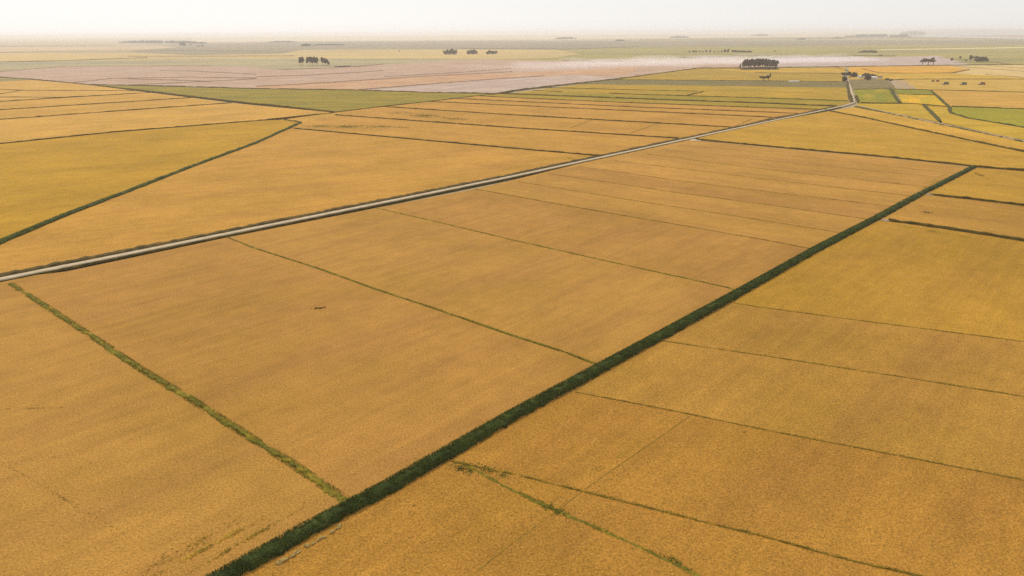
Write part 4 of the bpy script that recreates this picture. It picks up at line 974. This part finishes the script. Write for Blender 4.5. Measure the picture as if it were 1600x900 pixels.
VARS = {k: [tree_meshes(k, 10 * j + len(k)) for j in range(3)] for k in ('gum', 'gumloose', 'umbrella', 'pine', 'round')}
ORD = ['first', 'second', 'third', 'fourth', 'fifth', 'sixth', 'seventh', 'eighth', 'ninth', 'tenth', 'eleventh', 'twelfth', 'thirteenth',
       'fourteenth', 'fifteenth', 'sixteenth', 'seventeenth', 'eighteenth', 'nineteenth', 'twentieth']
GROUPS = dict(
    grove=('tall slender dark tree, {o} from the left in the dense grove', 'trees of the dense dark grove'),
    groveback=('tall dark tree in the back row of the grove, {o} from the left', 'back row trees of the dark grove'),
    grovepine=('small tiered tree standing just left of the dense grove', None),
    twin=('{o} of two lone trees standing above the grey marsh strip', 'lone trees above the marsh strip'),
    farm=('{o} dark tree from the left around the farm buildings', 'trees around the farmhouse'),
    pair=('{o} flat topped tree of the three before the mauve ploughed ground', 'flat topped trees by the mauve ground'),
    eastrow=('{o} tree from the left in the uneven row beyond the mauve ground', 'trees of the uneven eastern row'),
    westgrove=('tall hazy tree, {o} from the left in the grove beyond the ploughed land', 'trees of the hazy western grove'),
    clumpa=('{o} tree from the left in the largest of three rounded far clumps', 'trees of the largest far clump'),
    clumpb=('{o} tree from the left in the middle one of three rounded far clumps', 'trees of the middle far clump'),
    clumpc=('{o} tree from the left in the low ragged clump, last of three', 'trees of the ragged far clump'),
    skyrow=('{o} small tree from the left in the spaced row on the green plain', 'spaced small trees on the plain'),
    skyhedge=('{o} low tree from the left in the solid hedge ending the spaced row', 'low trees of the solid hedge'),
    farclump=('{o} tree from the left in the low dark clump above the dust', 'trees of the clump above the dust'),
    westfar=('{o} hazy tree from the left below the mauve horizon wood', 'hazy trees below the horizon wood'),
    midfar=('{o} tree from the left in the hazy clump left of the thin strip', 'trees of the hazy middle clump'),
    tiny=('{o} of three tiny lone bushes far out on the plain', 'tiny lone bushes'),
)
NAMES = dict(gum='gum_tree', gumloose='gum_tree', umbrella='umbrella_tree', pine='pine_tree', round='broadleaf_tree')
by_group = {}
for t in TREES:
    by_group.setdefault(t[5], []).append(t)
for gname, ts in by_group.items():
    ts = sorted(ts, key=lambda t: t[0] / t[1])
    lab, grp = GROUPS[gname]
    for i, (x, y, h, w, kind, _) in enumerate(ts):
        rng = random.Random(int(x * 7 + y))
        tm, cm = VARS[kind][rng.randrange(3)]
        e = empty(NAMES[kind], (x, y, -.9), rng.uniform(0, 6.28))
        tag(e, lab.format(o=ORD[i]), 'tree' if gname != 'tiny' else 'bush', grp)
        for nm, me in (('trunk', tm), ('crown', cm)):
            c = link(bpy.data.objects.new(nm, me), e)
            c.scale = (w, w, h)

def build_wood(i, wd):
    rng = np.random.default_rng(70 + i)
    p = np.array(wd['p']); h = wd['h'] * 1.15
    seg = np.linalg.norm(np.diff(p, axis=0), axis=1); L = seg.sum()
    n = int(min(160, max(14, L / (h * .35))))
    blobs = []
    cum = np.concatenate([[0], np.cumsum(seg)])
    for k in range(n):
        s = rng.random() * L
        x = np.interp(s, cum, p[:, 0]); y = np.interp(s, cum, p[:, 1])
        e = min(1.0, .45 + 2.2 * min(s, L - s) / L)
        hh = h * e * rng.uniform(.65, 1.0)
        blobs.append((x, y + rng.uniform(-1, 1) * h * 2, hh * .5, h * rng.uniform(.5, .9), h * rng.uniform(.5, .9), hh * .5))
    V, F = leaf_cloud(rng, blobs, n * 70, h * .14)
    o = np_mesh('woodland', V - np.array([0, 0, .9]), F, M['leaf_far'])
    tag(o, wd['l'], kind='stuff')
for i, wd in enumerate(WOODS):
    build_wood(i, wd)

# undergrowth below the dense grove
def undergrowth():
    rng = np.random.default_rng(3)
    g = sorted([t for t in TREES if t[5] == 'grove'], key=lambda t: t[0])
    blobs = [(t[0] + rng.uniform(-6, 6), t[1] + rng.uniform(-8, 2), 1.0, 5, 5, rng.uniform(1.6, 3.4)) for t in g for _ in range(3)]
    V, F = leaf_cloud(rng, blobs, 5200, .7)
    tag(np_mesh('undergrowth', V - np.array([0, 0, .9]), F, M['leaf']), 'low dark scrub under the dense grove', kind='stuff')
undergrowth()

# ------------------------------------------------------------------ lagoon and far hills
def flat_poly(name, pts, z, mat, label):
    o = mesh_obj(name, [(x, y, z) for x, y in pts], [tuple(range(len(pts)))], mat)
    if o.data.polygons[0].normal.z < 0: o.data.flip_normals()
    bm = bmesh.new(); bm.from_mesh(o.data); bmesh.ops.triangulate(bm, faces=bm.faces[:]); bm.to_mesh(o.data); bm.free()
    return tag(o, label, kind='structure')
t = NT('lagoon_water')
geo = t.n('ShaderNodeNewGeometry').outputs['Position']
M['water'] = t.bsdf((.05, .06, .06), .08, .5, t.noise(geo, .05, 3, .6), .05, .5)
flat_poly('water', WATER['p'], .35, M['water'], 'bright lagoon along the far edge of the plain')
o = flat_poly('sand_spit', SPIT['p'], .6, M['far'], 'mauve sand spit lying in the lagoon')
o.color = (.34, .24, .20, 1)
for i, hd in enumerate(HILLS):
    p = np.array(hd['p']); hh = hd['h']
    rng = np.random.default_rng(i)
    vs, fs = [], []
    n = 60
    s = np.linspace(0, 1, n); t_ = np.linspace(0, 1, len(p))
    X = np.interp(s, t_, p[:, 0]); Y = np.interp(s, t_, p[:, 1])
    prof = hh * np.sin(s * math.pi) ** .6 * (1 + .15 * smooth_noise(n, rng, 5))
    for k in range(n):
        for dy, f_ in ((-600, 0), (-250, .7), (0, 1), (300, .7), (700, 0)):
            vs.append((X[k], Y[k] + dy, -1.2 + prof[k] * f_))
    for k in range(n - 1):
        for j in range(4):
            a = k * 5 + j
            fs.append((a, a + 5, a + 6, a + 1))
    o = mesh_obj('hills', vs, fs, M['far'], smooth=True)
    o.color = (.16, .15, .12, 1)
    tag(o, ('low pale hills on the bright side of the horizon', 'low hills behind the lagoon', 'faint hills behind the long horizon wood')[i], kind='structure')

# ------------------------------------------------------------------ farm buildings and machines
M['wall'] = plain_material('limewash', (.72, .70, .66), .85, .2, .08)
M['roof_white'] = plain_material('zinc_roof', (.66, .66, .66), .5, .4, .08)
M['roof_red'] = plain_material('tile_roof', (.22, .085, .055), .8, .2, .2)
M['dark'] = plain_material('dark_opening', (.03, .03, .032), .5, .4, .1)
M['m_red'] = plain_material('red_paint', (.30, .05, .03), .45, .5, .1)
M['m_green'] = plain_material('green_paint', (.05, .12, .05), .45, .5, .1)
M['rubber'] = plain_material('rubber', (.025, .024, .023), .9, .2, .1)
M['steel'] = plain_material('steel', (.25, .24, .22), .5, .5, .1)
M['glass'] = plain_material('cab_glass', (.04, .05, .055), .12, .6, .02)

def box(vs, fs, c, s, taper=1.0):
    b = len(vs)
    for z, k in ((-1, 1.0), (1, taper)):
        for x, y in ((-1, -1), (1, -1), (1, 1), (-1, 1)):
            vs.append((c[0] + x * s[0] / 2 * k, c[1] + y * s[1] / 2 * k, c[2] + z * s[2] / 2))
    for f_ in ((3, 2, 1, 0), (4, 5, 6, 7), (0, 1, 5, 4), (1, 2, 6, 5), (2, 3, 7, 6), (3, 0, 4, 7)):
        fs.append(tuple(b + q for q in f_))

def part(name, mat, parent, *boxes):
    vs, fs = [], []
    for bx in boxes: box(vs, fs, *bx)
    return mesh_obj(name, vs, fs, mat, parent)

BL = dict(house=('white_house', 'small white farmhouse between the dark farm trees', 'house'),
          house2=('farmhouse', 'white roofed farmhouse in front of the largest farm tree', 'house'),
          barn=('barn', 'low barn with a red brown roof beside the white roofed farmhouse', 'barn'),
          hut=('hut', 'tiny pale hut behind the corner of the farm lane', 'hut'),
          shed=('long_shed', 'long low white shed standing alone above the marsh strip', 'shed'))
for b in BLD:
    nm, lab, cat = BL[b['k']]
    x, y = b['p']; L, W, Hh = b['s']
    e = empty(nm, (x, y, 0.0), b['r']); tag(e, lab, cat)
    part('wall', M['wall'], e, ((0, 0, Hh / 2 - .45), (L, W, Hh + .9)))
    rh = Hh * .45
    vs = [(-L / 2 - .4, -W / 2 - .5, Hh), (L / 2 + .4, -W / 2 - .5, Hh), (L / 2 + .4, W / 2 + .5, Hh), (-L / 2 - .4, W / 2 + .5, Hh), (-L / 2 - .4, 0, Hh + rh), (L / 2 + .4, 0, Hh + rh)]
    mesh_obj('roof', vs, [(0, 1, 5, 4), (2, 3, 4, 5), (1, 2, 5), (3, 0, 4), (3, 2, 1, 0)], M['roof_red'] if b['c'] == 'red' else M['roof_white'], e)
    part('door', M['dark'], e, ((L * .05, -W / 2 - .02, min(1.0, Hh * .4)), (1.0, .08, min(2.0, Hh * .8))))
    if Hh > 2:
        for k in (-.32, .32):
            part('window', M['dark'], e, ((L * k, -W / 2 - .02, 1.5), (1.1, .08, 1.0)))

def wheel(parent, c, r, w):
    vs, fs = [], []
    tube(vs, fs, (c[0], c[1] - w / 2, c[2]), (c[0], c[1] + w / 2, c[2]), r, r, 16)
    n = len(vs) // 2
    fs.append(tuple(range(n))[::-1]); fs.append(tuple(range(n, 2 * n)))
    wo = mesh_obj('wheel', vs, fs, M['rubber'], parent)
    vs, fs = [], []
    tube(vs, fs, (c[0], c[1] - w / 2 - .03, c[2]), (c[0], c[1] + w / 2 + .03, c[2]), r * .5, r * .5, 12)
    n = len(vs) // 2
    fs.append(tuple(range(n))[::-1]); fs.append(tuple(range(n, 2 * n)))
    mesh_obj('rim', vs, fs, M['steel'], wo)

def combine(e, paint):
    part('body', paint, e, ((.6, 0, 2.0), (5.6, 2.8, 1.6), .96), ((1.2, 0, 3.2), (3.6, 2.6, .9), .9), ((3.6, 0, 1.7), (1.4, 2.4, 1.2), .8))
    part('grain_tank', paint, e, ((.6, 0, 3.85), (2.6, 2.8, .5), 1.12))
    cab = part('cab', M['glass'], e, ((-2.3, 0, 2.9), (1.5, 1.9, 1.6), .92)); part('cab_roof', paint, cab, ((-2.3, 0, 3.8), (1.8, 2.1, .2), .95))
    part('feeder_house', paint, e, ((-3.3, 0, 1.15), (1.8, 1.3, .8)))
    part('header', M['steel'] if paint is M['m_green'] else paint, e, ((-4.6, 0, .75), (1.3, 6.0, 1.0), .85))
    vs, fs = [], []
    tube(vs, fs, (-5.1, -2.9, 1.35), (-5.1, 2.9, 1.35), .5, .5, 8); mesh_obj('reel', vs, fs, M['steel'], e)
    vs, fs = [], []
    tube(vs, fs, (.2, 1.3, 3.6), (5.0, 1.5, 3.4), .2, .17, 8); mesh_obj('unloading_pipe', vs, fs, paint, e)
    for sx, r in ((-1.9, .95), (2.7, .6)):
        for sy in (-1.35, 1.35): wheel(e, (sx, sy, r), r, .7)

def tractor(e, paint):
    part('body', paint, e, ((-1.0, 0, 1.35), (2.6, .95, .9), .92), ((.9, 0, 1.2), (1.4, 1.1, .9)))
    cab = part('cab', M['glass'], e, ((.7, 0, 2.3), (1.5, 1.5, 1.3), .9)); part('cab_roof', paint, cab, ((.7, 0, 3.05), (1.7, 1.7, .16)))
    vs, fs = [], []
    tube(vs, fs, (-1.3, .3, 1.8), (-1.3, .3, 2.8), .07, .06, 6); mesh_obj('exhaust', vs, fs, M['steel'], e)
    for sx, r in ((-1.6, .6), (1.0, .9)):
        for sy in (-.95, .95): wheel(e, (sx, sy, r), r, .5)

def cart(e, paint):
    part('tank', paint, e, ((0, 0, 1.9), (4.4, 2.6, 1.8), 1.15), ((0, 0, .85), (3.0, 1.6, .5)))
    vs, fs = [], []
    tube(vs, fs, (-2.0, 0, .8), (-4.0, 0, .7), .09, .09, 6); mesh_obj('drawbar', vs, fs, M['steel'], e)
    for sy in (-1.2, 1.2): wheel(e, (.2, sy, .75), .75, .6)

ML = [('combine_harvester', 'red combine harvester, last of the machines in the pale stubble', 'harvester'),
      ('combine_harvester', 'green combine harvester next to the red one in the stubble', 'harvester'),
      ('combine_harvester', 'green combine harvester nearest the tractor in the stubble', 'harvester'),
      ('tractor', 'red tractor at the far edge of the pale stubble', 'tractor'),
      ('grain_cart', 'red grain cart hitched behind the tractor in the stubble', 'cart')]
for (nm, lab, cat), m_ in zip(ML, MACH):
    e = empty(nm, (*m_['p'], .25), m_['r'])
    tag(e, lab, cat, 'harvest machines in the stubble')
    paint = M['m_red'] if m_['c'] == 'red' else M['m_green']
    dict(combine=combine, tractor=tractor, cart=cart)[m_['k']](e, paint)
e = empty('tractor', (*DTR, -.35), math.pi)
tag(e, 'tiny tractor raising the dust on the ploughed ground', 'tractor')
tractor(e, M['m_red'])

# ------------------------------------------------------------------ pale clods on the near bank, dark gap in the crop
M['clod'] = plain_material('dry_clod', (.36, .255, .09), .95, .0, .25, 2.0, bstr=.6)
for i, (x, y, s) in enumerate(CLODS):
    rng = random.Random(40 + i)
    bm = bmesh.new()
    bmesh.ops.create_icosphere(bm, subdivisions=2, radius=1)
    for v in bm.verts:
        k = 1 + rng.uniform(-.38, .38)
        v.co = Vector((v.co.x * s * 1.5 * k, v.co.y * s * .75 * k, v.co.z * s * .6 * k))
    me = bpy.data.meshes.new('dry_clod'); bm.to_mesh(me); bm.free(); me.materials.append(M['clod'])
    o = link(bpy.data.objects.new('dry_clod', me)); o.location = (x + rng.uniform(-.35, .35), y + rng.uniform(-.35, .35), .22); o.rotation_euler = (0, 0, .79 + rng.uniform(-.8, .8))
    tag(o, 'pale dry clod on the near ditch bank, %s from the lower end' % ORD[i], 'clod', 'pale clods along the near bank')

# ------------------------------------------------------------------ dust plume behind the tractor
def dust_material(name, dens):
    m = bpy.data.materials.new(name); m.use_nodes = True
    nt = m.node_tree; nt.nodes.clear()
    out = nt.nodes.new('ShaderNodeOutputMaterial')
    v = nt.nodes.new('ShaderNodeVolumePrincipled')
    v.inputs['Color'].default_value = (.99, .94, .92, 1)
    v.inputs['Density'].default_value = dens
    v.inputs['Anisotropy'].default_value = .3
    nt.links.new(v.outputs[0], out.inputs['Volume'])
    return m
for i, (x, y, lx, ly, h, dn, sh) in enumerate([(*d[:2], d[2] * k, d[3] * k, d[4] * k2, d[5] * q, sh) for d in DUST for sh, (k, k2, q) in enumerate(((1.25, 1.15, .22), (.95, .85, .30), (.62, .55, .5)))]):
    rng = np.random.default_rng(i)
    bm = bmesh.new(); bmesh.ops.create_icosphere(bm, subdivisions=4, radius=1)
    ph = rng.uniform(0, 6, 6)
    for v in bm.verts:
        c = v.co
        k = 1 + .16 * math.sin(5 * c.x + ph[0]) * math.sin(4 * c.y + ph[1]) + .12 * math.sin(9 * c.x + ph[2] + 3 * c.z) + .08 * math.sin(14 * c.x + ph[3])
        v.co = Vector((c.x * lx * k, c.y * ly * k, max(-.02, c.z) * h * k))
    me = bpy.data.meshes.new('dust'); bm.to_mesh(me); bm.free()
    me.materials.append(dust_material('dust_air_%d' % i, .0105 * dn))
    o = link(bpy.data.objects.new('dust', me)); o.location = (x, y, -.2 + .15 * sh)
    tag(o, 'pinkish dust cloud drifting over the ploughed land', group='dust plume', kind='stuff')

# ------------------------------------------------------------------ haze
def build_haze():
    m = bpy.data.materials.new('haze_air'); m.use_nodes = True
    nt = m.node_tree; nt.nodes.clear()
    out = nt.nodes.new('ShaderNodeOutputMaterial')
    v = nt.nodes.new('ShaderNodeVolumePrincipled')
    v.inputs['Color'].default_value = (1.0, .985, .985, 1)
    v.inputs['Density'].default_value = 0.88e-4
    v.inputs['Anisotropy'].default_value = .35
    nt.links.new(v.outputs[0], out.inputs['Volume'])
    vs, fs = [], []
    box(vs, fs, (0, 0, 47.0), (93000, 93000, 98.0))
    o = mesh_obj('haze', vs, fs, m)
    tag(o, 'pale dusty haze over the plain', kind='stuff')
build_haze()
